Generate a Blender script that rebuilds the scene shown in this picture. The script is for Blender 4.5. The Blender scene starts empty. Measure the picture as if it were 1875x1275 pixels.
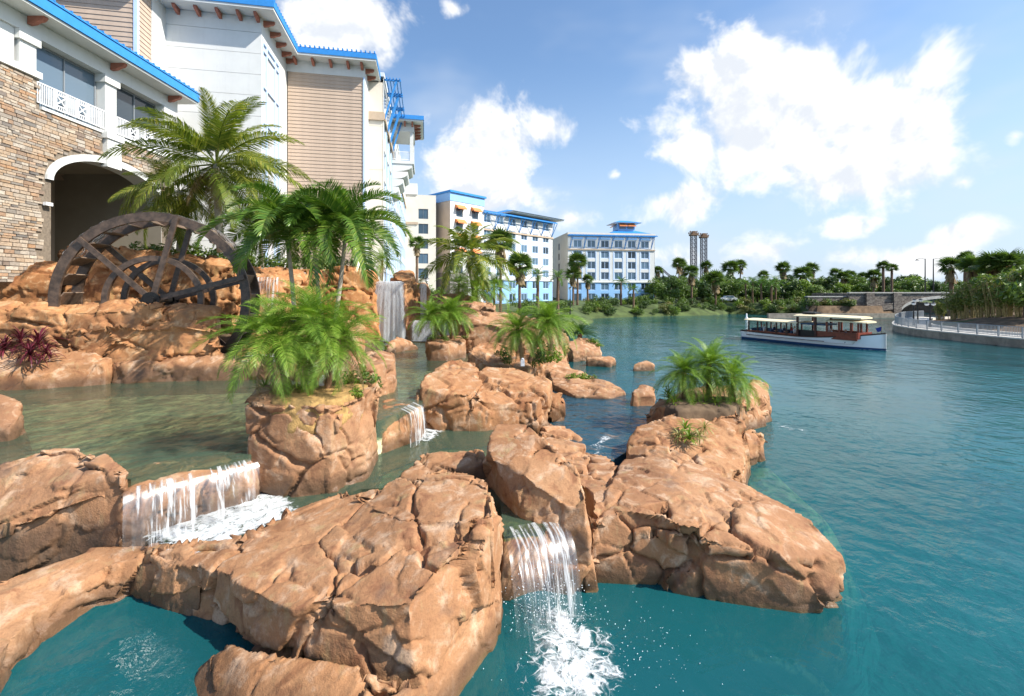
import bpy, bmesh, math, random
import numpy as np
from mathutils import Vector, Matrix
random.seed(7)
R = math.radians
sc = bpy.context.scene
COL = sc.collection
# ------------------------------------------------------------------ camera
F = 833.0; CX = 937.5; HY = 533.0; EYE = 5.5
cam = bpy.data.cameras.new('camera'); camo = bpy.data.objects.new('camera', cam); COL.objects.link(camo)
cam.sensor_width = 36; cam.lens = 36 * F / 1875; cam.shift_y = -(637.5 - HY) / 1875
cam.clip_end = 6000; cam.clip_start = .1
camo.location = (0, 0, EYE); camo.rotation_euler = (R(90), 0, 0)
sc.camera = camo
def W(px, py, D): return Vector(((px - CX) / F * D, D, EYE - (py - HY) / F * D))
def G(px, py, z): return W(px, py, (EYE - z) * F / (py - HY))
# ------------------------------------------------------------------ light
SUN = Vector((0.70, -0.21, 0.68)).normalized()
sl = bpy.data.lights.new('sun', 'SUN'); so = bpy.data.objects.new('sun', sl); COL.objects.link(so)
sl.energy = 5.0; sl.angle = R(.53); sl.color = (1.0, .95, .86)
so.rotation_euler = SUN.to_track_quat('Z', 'Y').to_euler()
so.location = SUN * 200
vs = sc.view_settings; vs.view_transform = 'Standard'; vs.look = 'None'; vs.exposure = .64; vs.gamma = 1
sc.cycles.transparent_max_bounces = 16; sc.cycles.max_bounces = 6; sc.cycles.diffuse_bounces = 2; sc.cycles.glossy_bounces = 3; sc.cycles.transmission_bounces = 2
# ------------------------------------------------------------------ node helpers
class NT:
    def __init__(s, tree): s.t = tree; s.n = tree.nodes; s.l = tree.links
    def new(s, typ, **kw):
        nd = s.n.new(typ)
        for k, v in kw.items(): setattr(nd, k, v)
        return nd
    def set(s, sock, v):
        if isinstance(v, bpy.types.NodeSocket): s.l.new(v, sock)
        else: sock.default_value = v
    def math(s, op, a, b=None, c=None, clamp=False):
        nd = s.new('ShaderNodeMath', operation=op, use_clamp=clamp)
        s.set(nd.inputs[0], a)
        if b is not None: s.set(nd.inputs[1], b)
        if c is not None: s.set(nd.inputs[2], c)
        return nd.outputs[0]
    def vmath(s, op, a, b=None, scale=None):
        nd = s.new('ShaderNodeVectorMath', operation=op)
        s.set(nd.inputs[0], a)
        if b is not None: s.set(nd.inputs[1], b)
        if scale is not None: s.set(nd.inputs['Scale'], scale)
        return nd.outputs['Value'] if op in ('DOT_PRODUCT', 'LENGTH', 'DISTANCE') else nd.outputs[0]
    def noise(s, vec, scale, detail=4, rough=.5, dist=0, out=0):
        nd = s.new('ShaderNodeTexNoise'); s.set(nd.inputs['Vector'], vec)
        nd.inputs['Scale'].default_value = scale; nd.inputs['Detail'].default_value = detail
        nd.inputs['Roughness'].default_value = rough; nd.inputs['Distortion'].default_value = dist
        return nd.outputs[out]
    def ramp(s, fac, stops, interp='LINEAR'):
        nd = s.new('ShaderNodeValToRGB'); s.set(nd.inputs[0], fac); cr = nd.color_ramp; cr.interpolation = interp
        while len(cr.elements) < len(stops): cr.elements.new(.5)
        for e, (p, c) in zip(cr.elements, stops):
            e.position = p; e.color = (c, c, c, 1) if isinstance(c, (int, float)) else (*c[:3], 1)
        return nd.outputs[0]
    def map(s, v, a, b, c=0., d=1., smooth=True):
        nd = s.new('ShaderNodeMapRange'); nd.interpolation_type = 'SMOOTHSTEP' if smooth else 'LINEAR'
        s.set(nd.inputs['Value'], v)
        for k, x in zip(('From Min', 'From Max', 'To Min', 'To Max'), (a, b, c, d)): s.set(nd.inputs[k], x)
        return nd.outputs[0]
    def mix(s, fac, a, b, blend='MIX'):
        nd = s.new('ShaderNodeMix', data_type='RGBA', blend_type=blend)
        s.set(nd.inputs[0], fac)
        for i, v in ((6, a), (7, b)):
            s.set(nd.inputs[i], v if isinstance(v, bpy.types.NodeSocket) else (*v[:3], 1))
        return nd.outputs[2]
    def obj(s): return s.new('ShaderNodeTexCoord').outputs['Object']
    def bump(s, h, strength=.5, dist=.02, normal=None):
        nd = s.new('ShaderNodeBump'); s.set(nd.inputs['Height'], h)
        nd.inputs['Strength'].default_value = strength; nd.inputs['Distance'].default_value = dist
        if normal is not None: s.l.new(normal, nd.inputs['Normal'])
        return nd.outputs[0]
# ------------------------------------------------------------------ world: physical sky with cumulus clouds
wd = bpy.data.worlds.new('World'); sc.world = wd; wd.use_nodes = True
nt = NT(wd.node_tree); nt.n.clear()
sky = nt.new('ShaderNodeTexSky', sky_type='NISHITA'); sky.sun_disc = False
sky.sun_elevation = math.asin(SUN.z); sky.sun_rotation = math.atan2(SUN.x, SUN.y)
sky.air_density = 1.25; sky.dust_density = 1.0; sky.ozone_density = 2.2; sky.altitude = 0
d = nt.vmath('NORMALIZE', nt.new('ShaderNodeTexCoord').outputs['Generated'])
dz = nt.new('ShaderNodeSeparateXYZ'); nt.l.new(d, dz.inputs[0]); dz = dz.outputs[2]
wob = nt.vmath('SCALE', nt.vmath('SUBTRACT', nt.noise(d, 5, 1, .5, out=1), (.5, .5, .5)), scale=.10)
dw = nt.vmath('ADD', d, wob)
def fb(v): return nt.noise(v, 7.5, 5, .6)
n0 = fb(dw)
n1 = fb(nt.vmath('ADD', dw, tuple(Vector((.5, -.1, .85)).normalized() * .030)))
CL = [  # centre px, centre py, half width px, half height px, weight
    (1320, 135, 120, 80, 1), (1460, 215, 220, 115, 1.1), (1580, 290, 150, 95, 1.1), (1275, 265, 75, 60, .9), (1480, 130, 90, 55, .9),
    (880, 290, 130, 95, 1.05), (1010, 240, 55, 55, .95), (900, 350, 120, 60, 1), (1240, 375, 78, 42, 1),
    (620, 40, 130, 75, .95), (700, 110, 60, 50, .6), (1555, 412, 62, 32, .95), (1760, 425, 80, 34, .9), (1400, 455, 90, 50, .75), (1690, 470, 140, 40, .75),
    (1560, 470, 100, 40, .7), (1760, 335, 50, 28, .65), (1860, 250, 40, 40, .6), (1200, 470, 120, 40, .6), (830, 20, 40, 30, .45), (1130, 320, 30, 18, .55), (1050, 400, 70, 40, .6)]
dens = None
for (px, py, hw, hh, wt) in CL:
    c = Vector(((px - CX) / F, 1, -(py - HY) / F)); L = c.length; c.normalize()
    r = c.cross(Vector((0, 0, 1))).normalized(); u = r.cross(c)
    mp = nt.new('ShaderNodeMapping', vector_type='TEXTURE'); nt.l.new(d, mp.inputs[0]); mp.inputs['Location'].default_value = c
    mp.inputs['Rotation'].default_value = Matrix((r, c, u)).transposed().to_euler(); mp.inputs['Scale'].default_value = (hw / F / L ** 1.5, 1., hh / F / L)
    e = nt.math('MULTIPLY_ADD', nt.vmath('LENGTH', mp.outputs[0]), -.75, wt)
    dens = e if dens is None else nt.math('SMOOTH_MAX', dens, e, .12)
# cumulus in the rest of the sky, the same kind as those in view
elsewhere = nt.math('SUBTRACT', nt.math('MULTIPLY', nt.noise(d, 2.4, 2, .5), 3.0), 1.88)
front = nt.map(nt.vmath('DOT_PRODUCT', d, (0, 1, .1)), .45, .7, 0, 1)
elsewhere = nt.math('SUBTRACT', elsewhere, nt.math('MULTIPLY', front, 1.2))
dens = nt.math('MAXIMUM', dens, elsewhere)
core = nt.math('ADD', nt.math('SUBTRACT', dens, .24), nt.math('MULTIPLY', nt.math('SUBTRACT', n0, .5), 2.4))
alpha = nt.map(core, -.10, .42)
haze = nt.map(dz, .0, .48, .80, .0)
veil = nt.math('MULTIPLY', nt.map(nt.noise(nt.vmath('MULTIPLY', d, (1, 1, 2.4)), 3.1, 3, .6), .42, .8), nt.map(dz, .25, .75, .46, .08))
relief = nt.math('MULTIPLY', nt.math('SUBTRACT', n0, n1), 3.0)
shade = nt.math('ADD', nt.math('ADD', .80, relief), nt.math('MULTIPLY', core, -.09), clamp=True)
ccol = nt.mix(nt.map(shade, .42, .92), (.86, .91, .99), (1.18, 1.18, 1.18))
skc = nt.mix(1., sky.outputs[0], (.165, .185, .205), 'MULTIPLY')
skc = nt.mix(haze, skc, (.66, .82, 1.05))
skc = nt.mix(veil, skc, (.80, .88, 1.0))
full = nt.mix(alpha, skc, nt.mix(nt.map(dz, 0, .16, .35, 0), ccol, (.80, .88, .98)))
bg = nt.new('ShaderNodeBackground'); nt.l.new(full, bg.inputs[0]); bg.inputs[1].default_value = .64
wo = nt.new('ShaderNodeOutputWorld'); nt.l.new(bg.outputs[0], wo.inputs[0])
wd.cycles.sampling_method = 'MANUAL'; wd.cycles.sample_map_resolution = 512
# ------------------------------------------------------------------ materials
MATS = {}
def newmat(name):
    m = bpy.data.materials.new(name); m.use_nodes = True; t = NT(m.node_tree); t.n.clear()
    out = t.new('ShaderNodeOutputMaterial'); MATS[name] = m
    return m, t, out
def pm(name, col, rough=.6, var=.12, scale=3., bump=0., bscale=30., spec=.35, metallic=0., stain=0.):
    m, t, out = newmat(name); p = t.new('ShaderNodeBsdfPrincipled'); o = t.obj()
    dark = tuple(c * (1 - var) for c in col); lite = tuple(min(1, c * (1 + var)) for c in col)
    c = t.mix(t.map(t.noise(o, scale, 5, .6), .3, .7), dark, lite)
    if stain:
        v = t.noise(t.vmath('MULTIPLY', o, (1.5, 1.5, .25)), 2.2, 5, .65)
        c = t.mix(t.math('MULTIPLY', t.map(v, .5, .75), stain), c, tuple(x * .55 for x in col))
    t.set(p.inputs['Base Color'], c); p.inputs['Roughness'].default_value = rough; p.inputs['Metallic'].default_value = metallic
    p.inputs['Specular IOR Level'].default_value = spec
    if bump: t.l.new(t.bump(t.noise(o, bscale, 4, .6), bump, .02), p.inputs['Normal'])
    t.l.new(p.outputs[0], out.inputs[0]); return m
def leafmat(name, a, b, c=None, trans=.35, gloss=.42):
    m, t, out = newmat(name)
    oi = t.new('ShaderNodeObjectInfo').outputs['Random']; gi = t.new('ShaderNodeNewGeometry').outputs['Random Per Island']
    f = t.math('FRACT', t.math('ADD', t.math('MULTIPLY', oi, .6), t.math('MULTIPLY', gi, .75)))
    stops = [(0, a), (.75, b)] + ([(1, c)] if c else [])
    col = t.ramp(f, stops)
    p = t.new('ShaderNodeBsdfPrincipled'); t.set(p.inputs['Base Color'], col); p.inputs['Roughness'].default_value = gloss
    p.inputs['Specular IOR Level'].default_value = .45
    tr = t.new('ShaderNodeBsdfTranslucent'); t.set(tr.inputs[0], t.mix(.55, col, (.42, .5, .04), 'SOFT_LIGHT'))
    mx = t.new('ShaderNodeMixShader'); mx.inputs[0].default_value = trans
    t.l.new(p.outputs[0], mx.inputs[1]); t.l.new(tr.outputs[0], mx.inputs[2]); t.l.new(mx.outputs[0], out.inputs[0]); return m
def rockmat(name, warm=1., moss=0.):
    m, t, out = newmat(name); p = t.new('ShaderNodeBsdfPrincipled'); o = t.new('ShaderNodeNewGeometry').outputs['Position']
    big = t.noise(o, .55, 2, .55, .4); mid = t.noise(o, 2.3, 4, .62, .5); fine = t.noise(o, 26, 3, .7)
    c = t.ramp(big, [(.3, (.27, .13, .064)), (.5, (.37, .188, .095)), (.7, (.41, .232, .13))])
    c = t.mix(t.map(mid, .50, .70, 0, .85), c, (.56, .40, .30))
    c = t.mix(t.map(mid, .47, .30, 0, .85), c, (.21, .085, .042))
    streak = t.noise(t.vmath('MULTIPLY', o, (2.2, 2.2, .45)), 1.6, 3, .6)
    c = t.mix(t.map(streak, .56, .74, 0, .62), c, (.40, .30, .16))
    c = t.mix(t.map(t.noise(o, 1.25, 3, .6), .58, .72, 0, .7), c, (.17, .105, .08))
    c = t.mix(t.map(fine, .42, .72, 0, .42), c, (.22, .11, .06))
    vz = t.new('ShaderNodeTexVoronoi'); vz.feature = 'F1'; t.set(vz.inputs['Vector'], o); vz.inputs['Scale'].default_value = 42
    c = t.mix(t.map(vz.outputs[0], .02, .18, .35, 0), c, (.16, .08, .05))
    if warm != 1: c = t.mix(1, c, (1.0, .90, .70), 'MULTIPLY'); c = t.mix(1, c, (1.12, 1.12, 1.12), 'MULTIPLY')
    # wet and algae band just above and under the lake's waterline
    z = t.new('ShaderNodeSeparateXYZ'); t.l.new(o, z.inputs[0]); z = z.outputs[2]
    wl = t.math('ADD', z, t.math('MULTIPLY', t.math('SUBTRACT', mid, .5), .28))
    c = t.mix(t.math('SUBTRACT', .5, t.map(wl, .0, .10, 0, .5)), c, (.30, .24, .06))
    c = t.mix(t.math('SUBTRACT', .6, t.map(wl, -.04, .05, 0, .6)), c, (.10, .10, .03))
    at = t.new('ShaderNodeAttribute'); at.attribute_type = 'OBJECT'; at.attribute_name = 'waterline'
    wz = t.math('SUBTRACT', wl, at.outputs['Fac']); wet = t.math('SUBTRACT', 1., t.map(wz, .10, .48))
    c = t.mix(t.math('MULTIPLY', wet, .78), c, (.075, .042, .024))
    c = t.mix(1., c, (1.03, .98, .86), 'MULTIPLY')
    oi = t.new('ShaderNodeObjectInfo').outputs['Random']
    c = t.mix(t.math('MULTIPLY', oi, .30), c, t.mix(.5, c, (.30, .23, .18)))
    if moss:
        nz = t.new('ShaderNodeSeparateXYZ'); t.l.new(t.new('ShaderNodeNewGeometry').outputs['Normal'], nz.inputs[0])
        c = t.mix(t.math('MULTIPLY', t.map(nz.outputs[2], .35, .8), t.map(mid, .3, .6, .5, 1.)), c, (.10, .135, .03))
    t.set(p.inputs['Base Color'], c)
    t.set(p.inputs['Roughness'], t.map(wz, .05, .40, .28, .82)); p.inputs['Specular IOR Level'].default_value = .25
    h = t.math('ADD', t.math('MULTIPLY', t.noise(o, 7, 3, .7), .5), t.math('ADD', t.math('MULTIPLY', fine, .28), t.math('MULTIPLY', t.noise(o, 95, 1, .7), .16)))
    pit = t.map(vz.outputs[0], .0, .22, -.10, 0)
    t.l.new(t.bump(t.math('ADD', h, pit), 1.0, .034), p.inputs['Normal'])
    t.l.new(p.outputs[0], out.inputs[0]); return m
def watermat(name, body, clear, tint, wave, wscale, rough=.03, swell=0.):
    """murky water: fresnel reflection over a scattering body that lets some of the bed show through"""
    m, t, out = newmat(name); o = t.new('ShaderNodeNewGeometry').outputs['Position']
    h = t.math('ADD', t.noise(o, wscale, 4, .55, .3), t.math('MULTIPLY', t.noise(o, wscale * .27, 2, .5, .4), 1.6))
    if swell: h = t.math('MULTIPLY', h, t.map(t.noise(o, .06, 3, .6), .35, .65, .45, 1.25))
    nb = t.bump(h, 1., wave)
    fr = t.new('ShaderNodeFresnel'); fr.inputs[0].default_value = 1.33; t.l.new(nb, fr.inputs['Normal'])
    g = t.new('ShaderNodeBsdfGlossy'); g.inputs['Roughness'].default_value = rough; t.l.new(nb, g.inputs['Normal'])
    tr = t.new('ShaderNodeBsdfTransparent'); tr.inputs[0].default_value = (*tint, 1)
    df = t.new('ShaderNodeBsdfDiffuse'); t.set(df.inputs[0], t.mix(t.map(t.noise(o, .11, 3, .5), .3, .7), tuple(c * .8 for c in body), tuple(c * 1.2 for c in body)))
    m0 = t.new('ShaderNodeMixShader'); m0.inputs[0].default_value = clear; t.l.new(df.outputs[0], m0.inputs[1]); t.l.new(tr.outputs[0], m0.inputs[2])
    mx = t.new('ShaderNodeMixShader'); t.l.new(fr.outputs[0], mx.inputs[0]); t.l.new(m0.outputs[0], mx.inputs[1]); t.l.new(g.outputs[0], mx.inputs[2])
    t.l.new(mx.outputs[0], out.inputs['Surface']); return m
def fallmat(name, cover=.5, sx=9., sy=.7):
    m, t, out = newmat(name); uv = t.new('ShaderNodeUVMap').outputs[0]
    v = t.vmath('MULTIPLY', uv, (sx, sy, 1))
    n = t.noise(v, 1., 5, .62, .8); n2 = t.noise(t.vmath('MULTIPLY', uv, (sx * 4, sy * 7, 1)), 1., 4, .7)
    a = t.map(t.math('ADD', t.math('MULTIPLY', n, .72), t.math('MULTIPLY', n2, .28)), .62 - cover * .28, .70 - cover * .18)
    ed = t.new('ShaderNodeAttribute'); ed.attribute_name = 'edge'
    a = t.math('MULTIPLY', a, t.map(t.math('ADD', ed.outputs['Fac'], t.math('MULTIPLY', t.math('SUBTRACT', n, .5), 1.6)), .25, .75))
    p = t.new('ShaderNodeBsdfPrincipled'); p.inputs['Base Color'].default_value = (.92, .94, .95, 1); p.inputs['Roughness'].default_value = .25
    t.l.new(t.bump(n2, .7, .05), p.inputs['Normal'])
    tl = t.new('ShaderNodeBsdfTranslucent'); tl.inputs[0].default_value = (.85, .9, .92, 1)
    m1 = t.new('ShaderNodeMixShader'); m1.inputs[0].default_value = .4; t.l.new(p.outputs[0], m1.inputs[1]); t.l.new(tl.outputs[0], m1.inputs[2])
    tr = t.new('ShaderNodeBsdfTransparent'); gl = t.new('ShaderNodeBsdfGlossy'); gl.inputs[1].default_value = .3
    m0 = t.new('ShaderNodeMixShader'); m0.inputs[0].default_value = .07; t.l.new(tr.outputs[0], m0.inputs[1]); t.l.new(gl.outputs[0], m0.inputs[2])
    mx = t.new('ShaderNodeMixShader'); t.l.new(t.math('MULTIPLY', a, .86), mx.inputs[0]); t.l.new(m0.outputs[0], mx.inputs[1]); t.l.new(m1.outputs[0], mx.inputs[2])
    t.l.new(mx.outputs[0], out.inputs[0]); return m
def foammat(name):
    m, t, out = newmat(name); o = t.new('ShaderNodeNewGeometry').outputs['Position']
    at = t.new('ShaderNodeAttribute'); at.attribute_name = 'dens'
    w = t.vmath('ADD', o, t.vmath('SCALE', t.noise(o, 2.2, 3, .5, out=1), scale=.5))
    n = t.noise(w, 4.2, 7, .68, .6)
    vo = t.new('ShaderNodeTexVoronoi'); vo.feature = 'DISTANCE_TO_EDGE'; t.set(vo.inputs['Vector'], w); vo.inputs['Scale'].default_value = 5.5
    lace = t.map(vo.outputs[0], .09, .0, 0, .10)
    a = t.map(t.math('ADD', t.math('ADD', n, lace), t.math('MULTIPLY', t.math('SUBTRACT', at.outputs['Fac'], 1.), .45)), .40, .68, 0, .84)
    p = t.new('ShaderNodeBsdfPrincipled'); p.inputs['Base Color'].default_value = (.88, .92, .93, 1); p.inputs['Roughness'].default_value = .5
    t.l.new(t.bump(t.noise(o, 14, 5, .7), .8, .06), p.inputs['Normal'])
    tr = t.new('ShaderNodeBsdfTransparent'); mx = t.new('ShaderNodeMixShader')
    t.l.new(a, mx.inputs[0]); t.l.new(tr.outputs[0], mx.inputs[1]); t.l.new(p.outputs[0], mx.inputs[2]); t.l.new(mx.outputs[0], out.inputs[0]); return m
def glassmat(name, tint=(.03, .05, .07), rough=.04, spec=.6):
    m, t, out = newmat(name); p = t.new('ShaderNodeBsdfPrincipled'); oi = t.new('ShaderNodeObjectInfo').outputs['Random']
    t.set(p.inputs['Base Color'], t.mix(oi, tuple(x * .4 for x in tint), tuple(x * 3.2 for x in tint)))
    p.inputs['Roughness'].default_value = rough; p.inputs['Specular IOR Level'].default_value = spec
    t.l.new(t.bump(t.noise(t.obj(), .8, 2), .12, .02), p.inputs['Normal'])
    t.l.new(p.outputs[0], out.inputs[0]); return m
# ------------------------------------------------------------------ mesh helpers
class MB:
    def __init__(s, M=None): s.v = []; s.f = []; s.M = M
    def add(s, vs, fs):
        b = len(s.v)
        s.v += [tuple(s.M @ Vector(v)) if s.M else tuple(v) for v in vs]
        s.f += [tuple(i + b for i in f) for f in fs]
    def box(s, x0, x1, y0, y1, z0, z1):
        s.add([(x0, y0, z0), (x1, y0, z0), (x1, y1, z0), (x0, y1, z0), (x0, y0, z1), (x1, y0, z1), (x1, y1, z1), (x0, y1, z1)],
              [(3, 2, 1, 0), (4, 5, 6, 7), (0, 1, 5, 4), (1, 2, 6, 5), (2, 3, 7, 6), (3, 0, 4, 7)])
    def bar(s, a, b, w, h=None, up=(0, 0, 1)):
        a = Vector(a); b = Vector(b); h = h or w; d = (b - a).normalized(); up = Vector(up)
        if abs(d.dot(up)) > .99: up = Vector((1, 0, 0))
        x = d.cross(up).normalized() * w / 2; y = x.cross(d).normalized() * h / 2
        s.add([a - x - y, a + x - y, a + x + y, a - x + y, b - x - y, b + x - y, b + x + y, b - x + y],
              [(0, 1, 2, 3), (7, 6, 5, 4), (4, 5, 1, 0), (5, 6, 2, 1), (6, 7, 3, 2), (7, 4, 0, 3)])
    def tube(s, pts, rad, n=8, cap=True):
        pts = [Vector(p) for p in pts]; m = len(pts)
        if isinstance(rad, (int, float)): rad = [rad] * m
        vs = []; prev = None
        for i, p in enumerate(pts):
            t = (pts[min(i + 1, m - 1)] - pts[max(i - 1, 0)]).normalized()
            x = (Vector((1, 0, 0)) if prev is None and abs(t.x) < .9 else (Vector((0, 1, 0)) if prev is None else prev))
            x = (x - t * x.dot(t)).normalized(); y = t.cross(x); prev = x
            vs += [p + (x * math.cos(2 * math.pi * k / n) + y * math.sin(2 * math.pi * k / n)) * rad[i] for k in range(n)]
        fs = [(i * n + k, i * n + (k + 1) % n, (i + 1) * n + (k + 1) % n, (i + 1) * n + k) for i in range(m - 1) for k in range(n)]
        if cap: fs += [tuple(range(n))[::-1], tuple((m - 1) * n + k for k in range(n))]
        s.add(vs, fs)
    def prism(s, poly, z0, z1):
        n = len(poly)
        if sum(poly[i][0] * poly[(i + 1) % n][1] - poly[(i + 1) % n][0] * poly[i][1] for i in range(n)) < 0: poly = poly[::-1]
        s.add([(x, y, z0) for x, y in poly] + [(x, y, z1) for x, y in poly],
              [tuple(range(n))[::-1], tuple(range(n, 2 * n))] + [(i, (i + 1) % n, n + (i + 1) % n, n + i) for i in range(n)])
    def lathe(s, prof, n=12, c=(0, 0, 0)):
        vs = [(c[0] + r * math.cos(2 * math.pi * k / n), c[1] + r * math.sin(2 * math.pi * k / n), c[2] + z) for r, z in prof for k in range(n)]
        m = len(prof)
        fs = [(i * n + k, i * n + (k + 1) % n, (i + 1) * n + (k + 1) % n, (i + 1) * n + k) for i in range(m - 1) for k in range(n)]
        s.add(vs, fs + [tuple(range(n))[::-1], tuple((m - 1) * n + k for k in range(n))])
    def mesh(s, name, mat, smooth=False):
        me = bpy.data.meshes.new(name); me.from_pydata(s.v, [], s.f); me.update()
        if mat: me.materials.append(MATS[mat] if isinstance(mat, str) else mat)
        if smooth: me.polygons.foreach_set('use_smooth', [True] * len(me.polygons))
        return me
    def build(s, name, mat, parent=None, smooth=False): return ob(name, s.mesh(name, mat, smooth), parent)
def ob(name, me, parent=None, loc=None, rot=None, scale=None):
    o = bpy.data.objects.new(name, me); COL.objects.link(o)
    if parent:
        o.parent = parent
        if parent.name in WROOT: o.matrix_parent_inverse = Matrix.Translation(parent.location).inverted()
    if loc is not None: o.location = loc
    if rot is not None: o.rotation_euler = rot
    if scale is not None: o.scale = (scale,) * 3 if isinstance(scale, (int, float)) else scale
    return o
def tag(o, label=None, cat=None, group=None, kind=None):
    if label: o['label'] = label
    if cat: o['category'] = cat
    if group: o['group'] = group
    if kind: o['kind'] = kind
    return o
WROOT = set()
def wroot(name, loc):      # root of a thing whose parts are modelled in world coordinates
    o = ob(name, None, None, loc); WROOT.add(o.name); return o
def empty(name, loc=(0, 0, 0), rz=0): return ob(name, None, None, loc, (0, 0, rz))
def npmesh(name, V, Fq, mat, smooth=True):
    me = bpy.data.meshes.new(name); me.from_pydata(V.tolist() if hasattr(V, 'tolist') else V, [], Fq.tolist() if hasattr(Fq, 'tolist') else Fq); me.update()
    if mat: me.materials.append(MATS[mat])
    if smooth: me.polygons.foreach_set('use_smooth', [True] * len(me.polygons))
    return me
# ------------------------------------------------------------------ vector noise
_rng = np.random.RandomState(3); PERM = np.concatenate([_rng.permutation(1024)] * 3)
GR = _rng.normal(size=(1024, 3)); GR /= np.linalg.norm(GR, axis=1)[:, None]; RN = _rng.rand(1024, 4)
def hsh(i, j, k): return PERM[(PERM[(PERM[i & 1023] + j) & 1023] + k) & 1023]
def pn(P):
    I = np.floor(P).astype(int); f = P - I; u = f * f * f * (f * (f * 6 - 15) + 10); out = 0
    for a in (0, 1):
        for b in (0, 1):
            for c in (0, 1):
                g = GR[hsh(I[:, 0] + a, I[:, 1] + b, I[:, 2] + c)]
                dd = (g * (f - [a, b, c])).sum(1)
                w = (u[:, 0] if a else 1 - u[:, 0]) * (u[:, 1] if b else 1 - u[:, 1]) * (u[:, 2] if c else 1 - u[:, 2])
                out = out + w * dd
    return out
def fbm(P, o=4, gain=.5):
    s = 0; a = 1.
    for i in range(o): s = s + a * pn(P * 2 ** i + i * 17.3); a *= gain
    return s
def worley(P):
    I = np.floor(P).astype(int); n = len(P); F1 = np.full(n, 9.); F2 = np.full(n, 9.); H = np.zeros(n, int); C = np.zeros((n, 3))
    for a in (-1, 0, 1):
        for b in (-1, 0, 1):
            for c in (-1, 0, 1):
                J = I + [a, b, c]; h = hsh(J[:, 0], J[:, 1], J[:, 2]); p = J + RN[h, :3]
                dd = np.sqrt(((P - p) ** 2).sum(1)); m = dd < F1
                F2 = np.where(m, F1, np.minimum(F2, dd)); F1 = np.where(m, dd, F1); H = np.where(m, h, H); C[m] = p[m]
    return F1, F2, H, C
# ------------------------------------------------------------------ materials of the setting
rockmat('rock'); rockmat('rock_gold', 1.2); rockmat('moss_rock', 1., 1.)
watermat('lake_water', (.013, .135, .155), .46, (.50, .86, .80), .060, 2.1, .035, 1)
watermat('pool_water', (.11, .17, .115), .60, (.85, .92, .78), .045, 3.2)
watermat('side_water', (.025, .095, .135), .4, (.5, .8, .85), .095, 2.6)
pm('lake_bed', (.016, .17, .20), .9, .35, .12)
def sandmat():      # pale sand; blue-green painted in by depth for light the water would absorb
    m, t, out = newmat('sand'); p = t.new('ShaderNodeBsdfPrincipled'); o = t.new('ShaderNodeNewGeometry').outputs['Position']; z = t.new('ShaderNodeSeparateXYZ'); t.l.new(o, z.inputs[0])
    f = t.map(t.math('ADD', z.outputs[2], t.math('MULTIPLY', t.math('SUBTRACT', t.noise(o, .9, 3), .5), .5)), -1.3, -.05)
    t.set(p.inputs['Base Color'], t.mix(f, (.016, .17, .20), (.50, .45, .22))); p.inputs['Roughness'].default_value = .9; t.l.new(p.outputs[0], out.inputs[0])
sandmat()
pm('pool_bed', (.40, .39, .24), .9, .6, 1.8, .6, 6)
pm('mid_bed', (.13, .17, .09), .9, .5, 1.3, .6, 6)
pm('side_bed', (.05, .12, .15), .9, .4, 1.3)
fallmat('fall_thin', .37, 17., .7); fallmat('fall_mid', .52, 17., .8); fallmat('fall_full', 1.05, 34., 9.0); foammat('foam')
pm('lawn', (.06, .085, .024), .9, .45, .5, .6, 8); pm('soil', (.13, .085, .05), .95, .4, 1.2, .8, 9); pm('old_concrete', (.26, .225, .18), .9, .25, 1.2, .4, 10, stain=.5); pm('concrete', (.52, .49, .44), .8, .14, 1.5, .2, 18, stain=.35)
pm('algae', (.13, .14, .03), .45, .55, 3, .5, 14); pm('mulch', (.36, .22, .08), .95, .4, 6, .8, 30)
# ------------------------------------------------------------------ terrain sheet with the lake basin
def sdist(poly, X, Y):
    n = len(poly); d2 = np.full(X.shape, 1e12); ins = np.zeros(X.shape, bool)
    for i in range(n):
        ax, ay = poly[i]; bx, by = poly[(i + 1) % n]; ex, ey = bx - ax, by - ay
        t = np.clip(((X - ax) * ex + (Y - ay) * ey) / (ex * ex + ey * ey + 1e-9), 0, 1)
        d2 = np.minimum(d2, (X - ax - t * ex) ** 2 + (Y - ay - t * ey) ** 2)
        c = ((ay > Y) != (by > Y)) & (X < ex * (Y - ay) / (by - ay + 1e-12) + ax); ins ^= c
    d = np.sqrt(d2); return np.where(ins, -d, d)
g0 = lambda px, py: tuple(G(px, py, 0).xy)
LAKE = [(11, 70), (14.5, 80)] + [g0(*p) for p in [(1085, 584), (1150, 581), (1230, 579), (1300, 578), (1340, 575), (1400, 577), (1480, 581.5)]] + \
       [(66, 93.5), (80, 94.3), (80, 140), (106, 140), (106, 94.6), (90, 88), (76, 78)] + [g0(*p) for p in [(1690, 590), (1655, 593), (1640, 600), (1642, 607), (1668, 613), (1700, 618), (1760, 625), (1830, 632.5), (1875, 637)]] + \
       [(52, 33), (58, 10), (62, -70), (-45, -70), (-30, 8), (-27, 14), (-24, 19), (-19, 22), (-10, 25), (-4, 29), (-1, 36), (3, 46), (7, 58)]
def axis(lo, hi, a, b, st):
    c = list(np.arange(a, b, st)); s = st
    while c[-1] < hi: s *= 1.22; c.append(c[-1] + s)
    s = st
    while c[0] > lo: s *= 1.22; c.insert(0, c[0] - s)
    return np.array(c)
gx = axis(-4000, 4000, -46, 112, .9); gy = axis(-400, 5000, -4, 146, .9)
X, Y = np.meshgrid(gx, gy); S = sdist(LAKE, X, Y)
def sst(a, b, x): t = np.clip((x - a) / (b - a), 0, 1); return t * t * (3 - 2 * t)
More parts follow.
